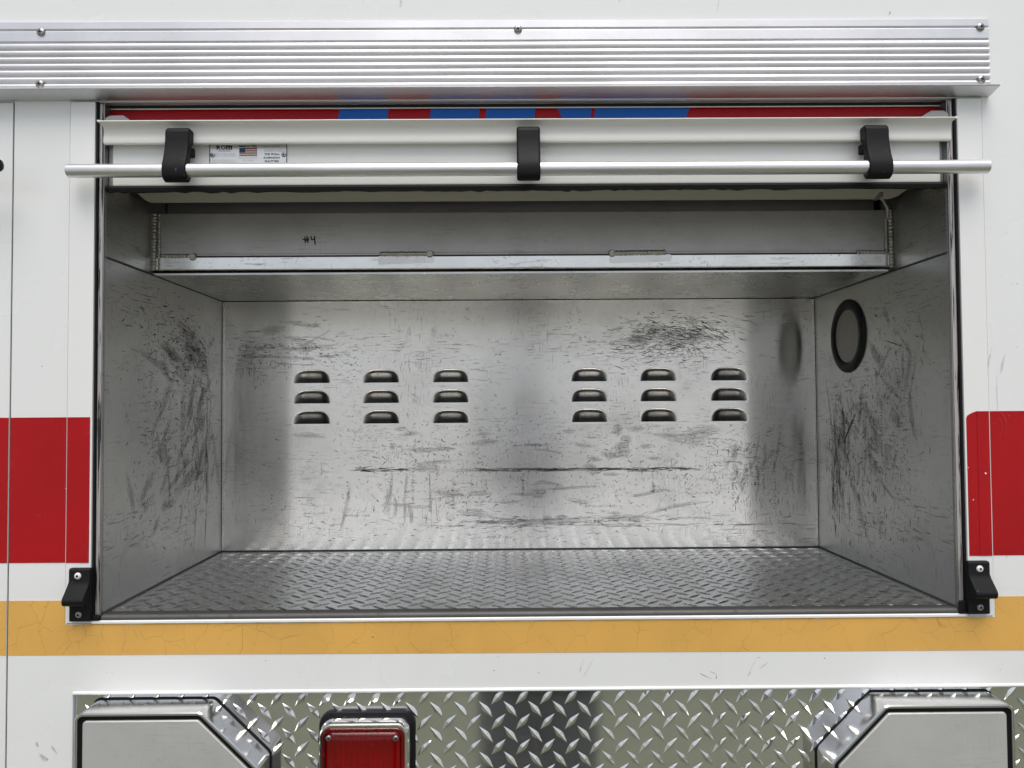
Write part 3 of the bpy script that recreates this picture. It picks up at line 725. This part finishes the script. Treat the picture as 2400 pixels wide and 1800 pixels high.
LFW = [(.20, .13, .07, .03, 140, -8, 16, .016, .0020), (.28, .07, .07, .05, 240, -20, 30, .010, .0020), (.33, .10, .05, .03, 110, -6, 14, .014, .0024), (.30, -.02, .08, .06, 300, 80, 40, .009, .0016), (.22, -.08, .08, .06, 220, 75, 40, .010, .0014),
       (.35, -.12, .04, .05, 140, 88, 20, .012, .0018), (.25, -.17, .09, .04, 150, 20, 40, .010, .0014), (.15, .0, .06, .08, 120, 60, 40, .010, .0012), (.38, -.09, .003, .06, 40, 90, 4, .05, .0016), (.25, 0, .1, .1, 60, 50, 40, .05, .0006)]
for a in [(.30, .105, .10, .010), (.33, .085, .07, .012), (.26, .12, .08, .008), (.24, .03, .06, .008), (.31, -.05, .05, .010)]: LFW += hatch(*a, step=.0018)
for a in [(.36, -.02, .12, .010), (.33, -.10, .10, .008), (.28, .02, .08, .010), (.37, .05, .06, .008)]: LFW += hatch(*a, step=.0018, vert=True)
scuffs(on_left, LFW, 'scuff_marks', sideL, M['scuff'])
RFW = [(.28, -.02, .06, .04, 180, 40, 45, .010, .0018), (.20, .04, .06, .04, 150, 60, 40, .010, .0014), (.34, -.08, .03, .06, 140, 86, 12, .018, .0022), (.38, -.14, .02, .07, 140, 88, 8, .022, .0022), (.25, -.12, .07, .06, 260, 80, 30, .010, .0014),
       (.16, -.08, .05, .08, 160, 70, 40, .010, .0012), (.12, .09, .05, .05, 110, 45, 40, .010, .0012), (.22, .15, .06, .02, 40, 0, 20, .012, .0016), (.27, -.20, .08, .03, 110, 85, 20, .010, .0016), (.22, 0, .1, .1, 60, 70, 40, .05, .0006)]
for a in [(.28, .0, .06, .010), (.20, .05, .06, .008), (.24, -.06, .06, .010)]: RFW += hatch(*a, step=.0018)
for a in [(.37, -.10, .14, .010), (.34, -.06, .10, .010), (.27, -.12, .10, .008), (.20, -.05, .10, .008)]: RFW += hatch(*a, step=.0018, vert=True)
scuffs(on_right, RFW, 'scuff_marks', sideR, M['scuff'])

# scratches and smudges on the painted panels
def on_panel(u, v): return (u, -0.0003, v)
PM = [(.105, -.362, .006, .004, 2, 68, 6, .034, .0007), (.335, -.366, .010, .006, 3, 45, 14, .026, .0007), (.290, -.372, .01, .004, 2, -14, 6, .018, .0006), (.22, -.36, .20, .012, 14, 60, 50, .004, .0010), (-.30, -.365, .18, .012, 8, 60, 60, .004, .0009),
      (.70, -.365, .03, .01, 5, 0, 60, .005, .0009), (-.655, .0, .02, .15, 8, 0, 90, .003, .0010), (.70, .10, .02, .15, 8, 0, 90, .003, .0009), (0, .57, .5, .012, 10, 0, 90, .004, .0012)]
scuffs(on_panel, PM, 'paint_marks', truck, M['scuff'])
SM = [(-.640, -.478, .006, .004, 3, -45, 12, .020, .010), (-.648, -.455, .006, .006, 1, -60, 10, .02, .008), (.70, .0, .01, .1, 4, 85, 8, .08, .006), (-.2, .60, .3, .02, 8, 85, 8, .06, .006)]
scuffs(on_panel, SM, 'paint_smudges', truck, M['haze_rub'])

# ------------------------------------------------------------------ screws
def screw_mesh(r, h, kind, head, recess):
    b = B(); b.mat(head); n = 20
    prof = [(r, 0.0), (r, h * .25), (r * .86, h * .66), (r * .55, h * .93), (r * .18, h)] if kind == 'cross' else [(r, 0.0), (r, h * .3), (r * .84, h * .75), (r * .50, h), (r * .36, h)]
    vs = []; fs = []
    for rr, hh in prof: vs += [(rr * math.cos(2 * math.pi * k / n), -hh, rr * math.sin(2 * math.pi * k / n)) for k in range(n)]
    for j in range(len(prof) - 1):
        for k in range(n): a, c = j * n + k, j * n + (k + 1) % n; fs.append((a, c, c + n, a + n))
    if kind == 'cross': fs.append(tuple(range((len(prof) - 1) * n, len(prof) * n)))
    b.add(vs, fs); b.mat(recess)
    if kind == 'cross':
        for a in (R_(20), R_(110)):
            c, s_ = math.cos(a), math.sin(a); L, w = r * .62, r * .17; yy = -h * 1.02
            q = [(-L, 0), (-L * .3, -w), (L * .3, -w), (L, 0), (L * .3, w), (-L * .3, w)]
            b.add([(u * c - v * s_, yy - (0.00003 if a > 1 else 0), u * s_ + v * c) for u, v in q], [tuple(range(6))])
    else:
        b.add([(r * .36 * math.cos(2 * math.pi * k / n), -h * .55, r * .36 * math.sin(2 * math.pi * k / n)) for k in range(n)], [tuple(range(n))])
        b.add([(r * .36 * math.cos(2 * math.pi * k / n), -h * q, r * .36 * math.sin(2 * math.pi * k / n)) for q in (1.0, .55) for k in range(n)], [(k, (k + 1) % n, (k + 1) % n + n, k + n) for k in range(n)])
    return b
_sc = {}
def screw(parent, x, y, z, r=0.0058, h=0.003, kind='cross', head=None, rot=0.0, name='screw'):
    head = head or M['steel']; key = (r, h, kind, head.name)
    if key not in _sc:
        o = screw_mesh(r, h, kind, head, M['dark']).build(name, None, None, smooth=50); _sc[key] = o.data
    else:
        o = bpy.data.objects.new(name, _sc[key]); C.objects.link(o)
    o.parent = parent
    off = parent.location if parent.type == 'EMPTY' else Vector((0, 0, 0))
    o.location = Vector((x, y, z)) - off; o.rotation_euler = (0, rot, 0); return o

# ------------------------------------------------------------------ drip rail above the door
rail = empty('drip_rail', 'ribbed silver aluminium drip rail screwed on above the roller shutter', 'drip rail', (-0.2, -0.004, 0.437))
F = -0.0048
grv = [0.5364, 0.5186, 0.5084, 0.4991, 0.4896, 0.4802, 0.4703, 0.4607]
prof = [(-0.0004, 0.5485), (F + 0.0008, 0.5485), (F, 0.5478)]
for k, gz in enumerate(grv):
    prof += [(F, gz + 0.0020), (F + 0.0006, gz + 0.0008), (F + 0.0021, gz + 0.0003), (F + 0.0021, gz - 0.0006), (F + 0.0004, gz - 0.0014)]
    if k == 0: prof += [(F, gz - 0.0022), (F, 0.5186 + 0.0045)]
    else:
        nz = grv[k + 1] if k + 1 < len(grv) else 0.4520
        prof += [(F - 0.0007, gz - (gz - nz) * .42), (F - 0.0006, gz - (gz - nz) * .58)]
prof += [(F, 0.4510), (F - 0.001, 0.4482), (-0.0100, 0.4462), (-0.0180, 0.4450), (-0.0262, 0.4447), (-0.0275, 0.4437), (-0.0268, 0.4424), (-0.0200, 0.4408), (-0.0130, 0.4392), (-0.0060, 0.4376), (-0.0006, 0.4370), (-0.0004, 0.44)]
B().prism_x(prof, -1.25, 0.6893).build('rail_profile', M['rail'], rail, smooth=25)
for x, z, a in ((-0.6563, 0.5334, .3), (0.0184, 0.5352, .1), (0.6775, 0.5358, .5), (-0.6567, 0.4589, .2), (0.6768, 0.4602, .8)):
    screw(rail, x, F - 0.0003, z, rot=a)

# ------------------------------------------------------------------ roller shutter, nearly fully raised
sh = empty('roller_shutter', 'raised roller shutter with red and blue slat, cream bottom rail and silver lift bar', 'roller shutter', (0.03, 0.0, 0.31))
# curtain slats (the red one shows)
for z0, z1 in ((0.3720, 0.4034), (0.4040, 0.4354), (0.4360, 0.4674)):
    pr = [(0.0200, z0), (0.0192, z0 + .002), (0.0188, (z0 + z1) / 2), (0.0192, z1 - .002), (0.0200, z1), (0.0260, z1), (0.0260, z0)]
    B().prism_x(pr, -0.5745, 0.6325).build('slat', M['slat_red'], sh)
T = [-.2390, -.1684, -.1077, -.0373, -.0277, .0434, .0740, .1244, .1299, .2674]
Q = [-.2424, -.1713, -.1099, -.0396, -.0290, .0414, .0828, .1230, .1279, .2607]
for i in range(0, 10, 2):
    zt, zq = 0.4345, 0.4120 + (0.0022 if i == 8 else 0)
    def ext(a, c, z): return c + (a - c) * (z - .4150) / (.4325 - .4150)
    B().prism_y([(ext(T[i], Q[i], zq), zq), (ext(T[i + 1], Q[i + 1], zq), zq), (ext(T[i + 1], Q[i + 1], zt), zt), (ext(T[i], Q[i], zt), zt)], 0.01845, 0.01875).build('lettering', M['slat_blue'], sh)
# bottom rail extrusion
bp = [(0.0100, 0.4030), (-0.0160, 0.4030), (-0.0182, 0.4020), (-0.0184, 0.4008), (-0.0168, 0.4000), (-0.0105, 0.3985), (-0.0075, 0.3962), (-0.0062, 0.3925), (-0.0060, 0.3860), (-0.0068, 0.3805), (-0.0072, 0.3765), (-0.0062, 0.3735), (-0.0035, 0.3722), (0.0050, 0.3785), (0.0100, 0.3785)]
br = B().prism_x(bp, -0.5662, 0.6312).build('bottom_rail', M['cream'], sh, 0.0010, smooth=35)
lipL = rounded([(-0.5695, 0.4004), (-0.5655, 0.4004), (-0.5655, 0.4032), (-0.5695, 0.4032)], 0.0012, 3)
B().prism_y(lipL, -0.0180, 0.002).build('rail_end', M['cream'], br)
lipR = rounded([(0.6305, 0.4004), (0.6345, 0.4004), (0.6345, 0.4032), (0.6305, 0.4032)], 0.0012, 3)
B().prism_y(lipR, -0.0180, 0.002).build('rail_end', M['cream'], br)
# flat lower slat
sl = B().prism_x([(0.0062, 0.3790), (0.0062, 0.3200), (0.0070, 0.3172), (0.0140, 0.3172), (0.0140, 0.3790)], -0.5590, 0.6215).build('base_slat', M['slat_white'], sh, 0.0006)
for x0, x1 in ((-0.5668, -0.5592), (0.6217, 0.6280)):
    B().box(x0, x1, 0.0095, 0.016, 0.3176, 0.3785).build('end_strip', M['grey_alu'], sh, 0.0008)
# rubber seal with a torn lower edge
sb = B(); xs = []; x = -0.5660
while x < 0.6275: xs.append(x); x += random.uniform(0.004, 0.016)
vs = []
for x in xs:
    d = random.choice((0, 0, 0, .0008, .0014, -.0006)) + random.uniform(-.0004, .0004)
    vs += [(x, 0.0072, 0.3176), (x, 0.0050, 0.3140), (x, 0.0060, 0.3088 - d), (x, 0.0120, 0.3088 - d), (x, 0.0125, 0.3176)]
sb.add(vs, [(i * 5 + k, i * 5 + (k + 1) % 5, (i + 1) * 5 + (k + 1) % 5, (i + 1) * 5 + k) for i in range(len(xs) - 1) for k in range(5)] + [(0, 1, 2, 3, 4), tuple(range(len(vs) - 5, len(vs)))])
sb.build('rubber_seal', M['black'], sh, smooth=30)
# frosted end caps on the bottom rail
def cap(pts): return B().prism_y(pts, -0.0030, 0.0160).build('end_cap', M['plastic_clear'], sh, 0.0012, 2)
cap([(-0.5680, 0.4034), (-0.5270, 0.4034), (-0.5330, 0.4100), (-0.5410, 0.4155), (-0.5590, 0.4152), (-0.5655, 0.4120)])
cap([(0.5860, 0.4034), (0.6310, 0.4034), (0.6300, 0.4130), (0.6240, 0.4172), (0.6060, 0.4172), (0.5980, 0.4125)])
# lift bar with chamfered ends
BY, BZ, BR = -0.0245, 0.3293, 0.0094
lb = B(); seg = [(-0.6057, .80), (-0.6042, 1.0)] + [(-0.6042 + 1.2745 * i / 20, 1.0) for i in range(1, 21)] + [(0.6716, .80)]
lb.tube([(x, BY, BZ) for x, _ in seg], [BR * k for _, k in seg], 28); bar = lb.build('lift_bar', M['bar'], sh, smooth=50)
B().tube([(0.6717, BY, BZ), (0.6725, BY, BZ)], BR * .62, 16).build('bar_plug', M['black'], bar)
# black straps that hold the bar
sp = [(-0.0060, 0.3905), (-0.0195, 0.3905), (-0.0235, 0.3880), (-0.0250, 0.3830), (-0.0252, 0.3740), (-0.0262, 0.3640), (-0.0285, 0.3540), (-0.0318, 0.3440), (-0.0348, 0.3370), (-0.0362, 0.3290), (-0.0350, 0.3200), (-0.0310, 0.3145), (-0.0245, 0.3125),
      (-0.0185, 0.3142), (-0.0142, 0.3190), (-0.0130, 0.3280), (-0.0140, 0.3370), (-0.0160, 0.3440), (-0.0160, 0.3560), (-0.0120, 0.3660), (-0.0060, 0.3700)]
for x0, x1 in ((-0.4724, -0.4388), (0.0152, 0.0478), (0.5007, 0.5346)):
    st = B().prism_x(sp, x0, x1).build('strap', M['moulded'], sh, 0.0034, 4, smooth=60)
    B().prism_x([(-0.0055, 0.3680), (-0.0130, 0.3660), (-0.0140, 0.3590), (0.0060, 0.3560), (0.0060, 0.3690)], x0 + .003, x1 - .003).build('strap_foot', M['moulded'], st, 0.0015)

# nameplate on the slat
def npx(px): return -0.4215 + (px - 491.0) / 181.0 * 0.1096
def npz(py): return 0.3757 - (py - 338.0) / 46.0 * 0.0281
NPY = 0.0052
np_ = B().box(npx(491), npx(672), NPY, 0.0061, 0.3400, 0.3780).build('nameplate', M['nameplate'], sh)
B().box(npx(490.6), npx(492.4), NPY - .0002, NPY - .00005, 0.3400, 0.3780).build('plate_border', M['ink'], np_)
B().box(npx(671), npx(672.6), NPY - .0002, NPY - .00005, 0.3400, 0.3780).build('plate_border', M['ink'], np_)
def lettering(txt, X0, X1, Y0, Y1, mat, bold=0.0):
    """text fitted into a box given in the plate's own print grid"""
    cu = bpy.data.curves.new('lettering', 'FONT'); cu.body = txt; cu.size = 1.0; cu.offset = bold; cu.resolution_u = 3
    ob = bpy.data.objects.new('lettering', cu); C.objects.link(ob)
    dg = bpy.context.evaluated_depsgraph_get(); me = bpy.data.meshes.new_from_object(ob.evaluated_get(dg))
    bpy.data.objects.remove(ob); bpy.data.curves.remove(cu)
    xs = [v.co.x for v in me.vertices]; ys = [v.co.y for v in me.vertices]
    a, b_, c, d = min(xs), max(xs), min(ys), max(ys)
    px0, px1, pz0, pz1 = npx(480 + X0 / 10.055), npx(480 + X1 / 10.055), npz(320 + Y1 / 10.055), npz(320 + Y0 / 10.055)
    for v in me.vertices: v.co = (px0 + (v.co.x - a) / (b_ - a) * (px1 - px0), NPY - 0.00015, pz0 + (v.co.y - c) / (d - c) * (pz1 - pz0))
    me.materials.clear(); me.materials.append(mat)
    o = bpy.data.objects.new('lettering', me); C.objects.link(o); o.parent = np_; return o
lettering('R', 275, 375, 205, 310, M['ink'], .035); lettering('O', 382, 490, 205, 310, M['ink'], .035); lettering('m', 500, 642, 205, 310, M['ink'], .045)
lettering('CORPORATION', 310, 602, 326, 352, M['ink'], .01)
lettering('EAST 140th STREET', 245, 715, 392, 420, M['ink_soft']); lettering('BELTON, MISSOURI 64078', 240, 735, 440, 470, M['ink_soft'])
lettering('For warranty information visit our', 172, 745, 540, 570, M['ink_soft']); lettering('website WWW.ROMCORP.com', 172, 730, 585, 612, M['ink_soft'])
lettering('Made in USA', 810, 1230, 203, 250, M['ink'], .030)
lettering('DOOR AJAR-LITE PATENT', 785, 1255, 495, 525, M['ink_soft']); lettering('NO. 5513621', 905, 1135, 545, 572, M['ink_soft'])
lettering('SERIAL NUMBER', 1388, 1770, 222, 252, M['ink_grey']); lettering('50203-0323', 1400, 1885, 300, 360, M['ink_soft'])
lettering('THE', 1400, 1535, 395, 442, M['ink'], .030); lettering('ROm', 1568, 1757, 392, 442, M['ink'], .035)
lettering('ROBINSON', 1390, 1767, 478, 525, M['ink'], .030); lettering('SHUTTER', 1413, 1750, 560, 610, M['ink'], .030)
fg = B(); X = lambda q: npx(480 + q / 10.055); Z = lambda q: npz(320 + q / 10.055)
fg.mat(M['flag_white']).box(X(812), X(1230), NPY - .00012, NPY - .00002, Z(475), Z(270))
fg.mat(M['flag_red'])
for a, c in ((270, 298), (326, 350), (378, 402), (428, 452)): fg.box(X(812), X(1230), NPY - .00024, NPY - .00014, Z(c), Z(a))
fg.mat(M['flag_blue']).box(X(812), X(952), NPY - .00036, NPY - .00026, Z(372), Z(270))
fg.build('flag', None, np_, smooth=0, label='small United States flag printed on the nameplate')
for px in (498.0, 665.0): screw(np_, npx(px), NPY - .0003, npz(363.2), 0.0033, 0.0012, 'hex', M['steel'], name='rivet')

# ------------------------------------------------------------------ end of the neighbouring door's lift bar
nb = B(); pr = [(-0.80, .0085), (-0.700, .0085), (-0.695, .0098), (-0.690, .0102), (-0.6845, .0094), (-0.6808, .0070), (-0.6792, .0030)]
nb.tube([(x, -0.050, 0.3300) for x, _ in pr], [r for _, r in pr], 20)
prop(nb.build('bar_end_cap', M['moulded'], None, smooth=60), 'black rounded cap of a neighbouring bar cut off at the left picture edge', 'bar cap')

# ------------------------------------------------------------------ catches for the lift bar, one each side of the sill
cp = [(-0.0024, -0.2195), (-0.0085, -0.2195), (-0.0105, -0.2218), (-0.0105, -0.2370), (-0.0145, -0.2430), (-0.0265, -0.2565), (-0.0282, -0.2605), (-0.0270, -0.2655), (-0.0235, -0.2678), (-0.0125, -0.2690), (-0.0088, -0.2725), (-0.0088, -0.2918), (-0.0075, -0.2928), (-0.0024, -0.2928)]
def catch(x0, x1, label, mirror):
    t = empty('bar_catch', label, 'catch', ((x0 + x1) / 2, -0.002, -0.295), 'lift bar catches')
    B().prism_x(cp, x0, x1).build('catch_body', M['moulded'], t, 0.0016, 2, smooth=50)
    xi = (x0 + x1) / 2 - 0.0012 * mirror
    screw(t, xi - .0005, -0.0103, -0.2296, 0.0048, 0.0026, 'hex', M['screw_white'])
    screw(t, xi, -0.0086, -0.2830, 0.0046, 0.0022, 'hex', M['screw_grey'])
catch(-0.6064, -0.5775, 'black plastic bar catch at the foot of the left door post', 1)
catch(0.6385, 0.6685, 'black plastic bar catch at the foot of the right door post', -1)

# ------------------------------------------------------------------ clipped-corner boxes on the tread plate
def cover_box(poly, label):
    xs = [p[0] for p in poly]; t = empty('cover_box', label, 'cover box', (sum(xs) / len(xs), TY, min(p[1] for p in poly)), 'clipped-corner boxes on the tread plate')
    q = lambda d, r: rounded(inset(poly, d), r, 5)
    y1 = -0.045
    b = B(); b.ring_y([(TY, q(-0.0002, .012)), (y1 + .002, q(0, .012)), (y1, q(.0016, .0105)), (y1, q(.0040, .009)), (y1 + .0015, q(.0048, .008)), (y1 + .008, q(.0050, .008))])
    b.build('shell', M['polish'], t, smooth=30)
    B().ring_y([(TY - .0001, q(-0.0022, .013)), (TY - .0022, q(-0.0014, .013)), (TY - .0022, q(-0.0001, .012))]).build('base_gasket', M['black'], t, smooth=30)
    B().ring_y([(y1 + .0045, q(.0046, .008)), (y1 + .0048, q(.0120, .005))]).build('door_gasket', M['black'], t, smooth=30)
    B().ring_y([(y1 + .006, q(.0108, .0055)), (y1 + .0024, q(.0108, .0055)), (y1 + .0012, q(.0122, .005)), (y1 + .0012, q(.03, .004))], cap1=True).build('cover_panel', M['brushed'], t, smooth=30)
cover_box([(-0.5785, -0.4035), (-0.5785, -0.690), (-0.4100, -0.690), (-0.3330, -0.615), (-0.3330, -0.4785), (-0.4100, -0.4035)], 'polished box with brushed cover at left of the red tail light')
cover_box([(0.6765, -0.4025), (0.5030, -0.4025), (0.4285, -0.4780), (0.4285, -0.615), (0.5030, -0.690), (0.6765, -0.690)], 'polished box with brushed cover at the lower right picture corner')

# ------------------------------------------------------------------ red tail light
tl = empty('tail_light', 'rectangular red tail light with chrome bezel and black gasket on tread plate', 'tail light', (-0.198, TY, -0.62))
tp_ = [(-0.2640, -0.4222), (-0.2640, -0.620), (-0.1315, -0.620), (-0.1315, -0.4222)]
q = lambda d, r: rounded(inset(tp_, d), r, 8)
B().ring_y([(TY, q(-.0006, .0195)), (0.0005, q(-.0002, .0193)), (-0.0008, q(.0012, .0185)), (-0.0008, q(.008, .015))]).build('gasket', M['moulded'], tl, smooth=40)
B().ring_y([(0.002, q(.0050, .0162)), (-0.0140, q(.0052, .016)), (-0.0255, q(.0066, .0155)), (-0.0280, q(.0082, .014)), (-0.0275, q(.0102, .0125)), (-0.024, q(.0108, .012))]).build('bezel', M['chrome'], tl, smooth=40)
B().ring_y([(-0.020, q(.0104, .012)), (-0.0275, q(.0108, .0118)), (-0.0287, q(.0120, .011)), (-0.0287, q(.0150, .0092)), (-0.0268, q(.0163, .0082)), (-0.0290, q(.0185, .007)), (-0.0300, q(.0205, .006)), (-0.0300, q(.03, .003))], cap1=True).build('lens', M['lens'], tl, smooth=40)
rf = B(); n = 31; xs = [-0.2525 + 0.1095 * i / (n - 1) for i in range(n)]
rows = [(-0.433, -0.022), (-0.441, -0.004), (-0.456, 0.0015), (-0.480, 0.0010), (-0.505, -0.0035), (-0.530, -0.0095), (-0.61, -0.020)]
rf.add([(x, y + 0.0022 * (i % 2), z) for z, y in rows for i, x in enumerate(xs)], [(r * n + i, r * n + i + 1, (r + 1) * n + i + 1, (r + 1) * n + i) for r in range(len(rows) - 1) for i in range(n - 1)])
rf.build('reflector', M['reflector'], tl, smooth=0)
for x, z in ((-0.2440, -0.4452), (-0.1536, -0.4462)): screw(tl, x, -0.0300, z, 0.0040, 0.0018, 'cross', rot=.4)


# ------------------------------------------------------------------ the photographer, whom the metal mirrors
def person_mat():
    n = NT('clothes_and_skin')
    weave = n.noise(n.co, 220, 3, 0.6)
    trousers = n.mix(weave, (0.060, 0.068, 0.082), (0.10, 0.11, 0.13)); shirt = n.mix(weave, (0.42, 0.42, 0.47), (0.52, 0.52, 0.57))
    c = n.mix(n.step(n.z, -0.74, -0.735), trousers, shirt)
    c = n.mix(n.step(n.z, -0.125, -0.12), c, (0.42, 0.25, 0.18)); c = n.mix(n.step(n.z, -1.545, -1.54, 1, 0), c, (0.02, 0.02, 0.02))
    n.set(base=c, rough=0.75); return n.m
def make_person(cx):
    V = []; E = []; RAD = []
    def v(x, y, z, r, r2=None, p=None):
        V.append((cx + x, y, z)); RAD.append((r, r2 or r)); k = len(V) - 1
        if p is not None: E.append((p, k))
        return k
    pel = v(0, -1.43, -0.74, .165, .115)
    sp1 = v(0, -1.435, -0.55, .145, .105, pel); ch = v(0, -1.44, -0.30, .165, .115, sp1); nk = v(0, -1.435, -0.13, .058, .058, ch)
    hd = v(0, -1.41, -0.03, .078, .090, nk); v(0, -1.415, 0.075, .070, .080, hd)
    v(0, -1.325, -0.03, .014, .014, hd)                                   # nose
    for sg in (-1, 1):
        shd = v(sg * .185, -1.435, -0.20, .060, .060, ch); el = v(sg * .265, -1.31, -0.36, .046, .046, shd); wr_ = v(sg * .125 - .055, -1.19, -0.125, .029, .029, el)
        pm = v(sg * .085 - .075, -1.150, -0.060, .030, .020, wr_)
        for f in range(4):
            a = v(sg * .080 - .075, -1.128, -0.075 + f * .019, .0095, .0095, pm); v(sg * .055 - .08, -1.122, -0.070 + f * .019, .008, .008, a)
        th = v(sg * .070 - .075, -1.140, -0.010 - .02, .011, .011, pm); v(sg * .050 - .08, -1.128, -0.018, .009, .009, th)
        hip = v(sg * .100, -1.43, -0.84, .125, .118, pel); kn = v(sg * .094, -1.42, -1.16, .118, .100, hip); an = v(sg * .090, -1.44, -1.53, .100, .075, kn); v(sg * .115, -1.33, -1.578, .042, .036, an)
    me = bpy.data.meshes.new('person'); me.from_pydata(V, E, []); o = bpy.data.objects.new('person', me); C.objects.link(o)
    sk = o.modifiers.new('skin', 'SKIN'); sk.use_smooth_shade = True
    for i, d in enumerate(me.skin_vertices[0].data): d.radius = RAD[i]; d.use_root = (i == 0)
    ss = o.modifiers.new('sub', 'SUBSURF'); ss.levels = 2; ss.render_levels = 2
    me.materials.append(person_mat())
    b = B(); n = 18; rings = [(0.090, -0.005), (0.094, 0.03), (0.088, 0.075), (0.064, 0.115), (0.025, 0.132)]
    vs = [(cx + r * .92 * math.cos(2 * math.pi * k / n), -1.425 + r * 1.05 * math.sin(2 * math.pi * k / n) - (0.0 if z > .05 or math.sin(2 * math.pi * k / n) > -.3 else -.03), z) for r, z in rings for k in range(n)]
    fs = [(j * n + k, j * n + (k + 1) % n, (j + 1) * n + (k + 1) % n, (j + 1) * n + k) for j in range(len(rings) - 1) for k in range(n)] + [tuple(range((len(rings) - 1) * n, len(rings) * n))]
    b.add(vs, fs); b.build('hair', plain('dark_hair', (0.03, 0.02, 0.015), 0.6), o, smooth=60)
    return prop(o, 'person in pale shirt and dark trousers taking the photograph, mirrored in the metal', 'person')
make_person(0.095)
ph = empty('smartphone', 'slim black phone held up by the person taking the photograph', 'phone', (0, -1.096, -0.05))
B().box(-0.118, 0.036, -1.100, -1.0925, -0.064, 0.012).build('phone_body', M['moulded'], ph, 0.003, 3)
B().box(-0.114, 0.032, -1.1006, -1.1002, -0.060, 0.008).build('screen', plain('phone_glass', (0.02, 0.02, 0.025), 0.1), ph)
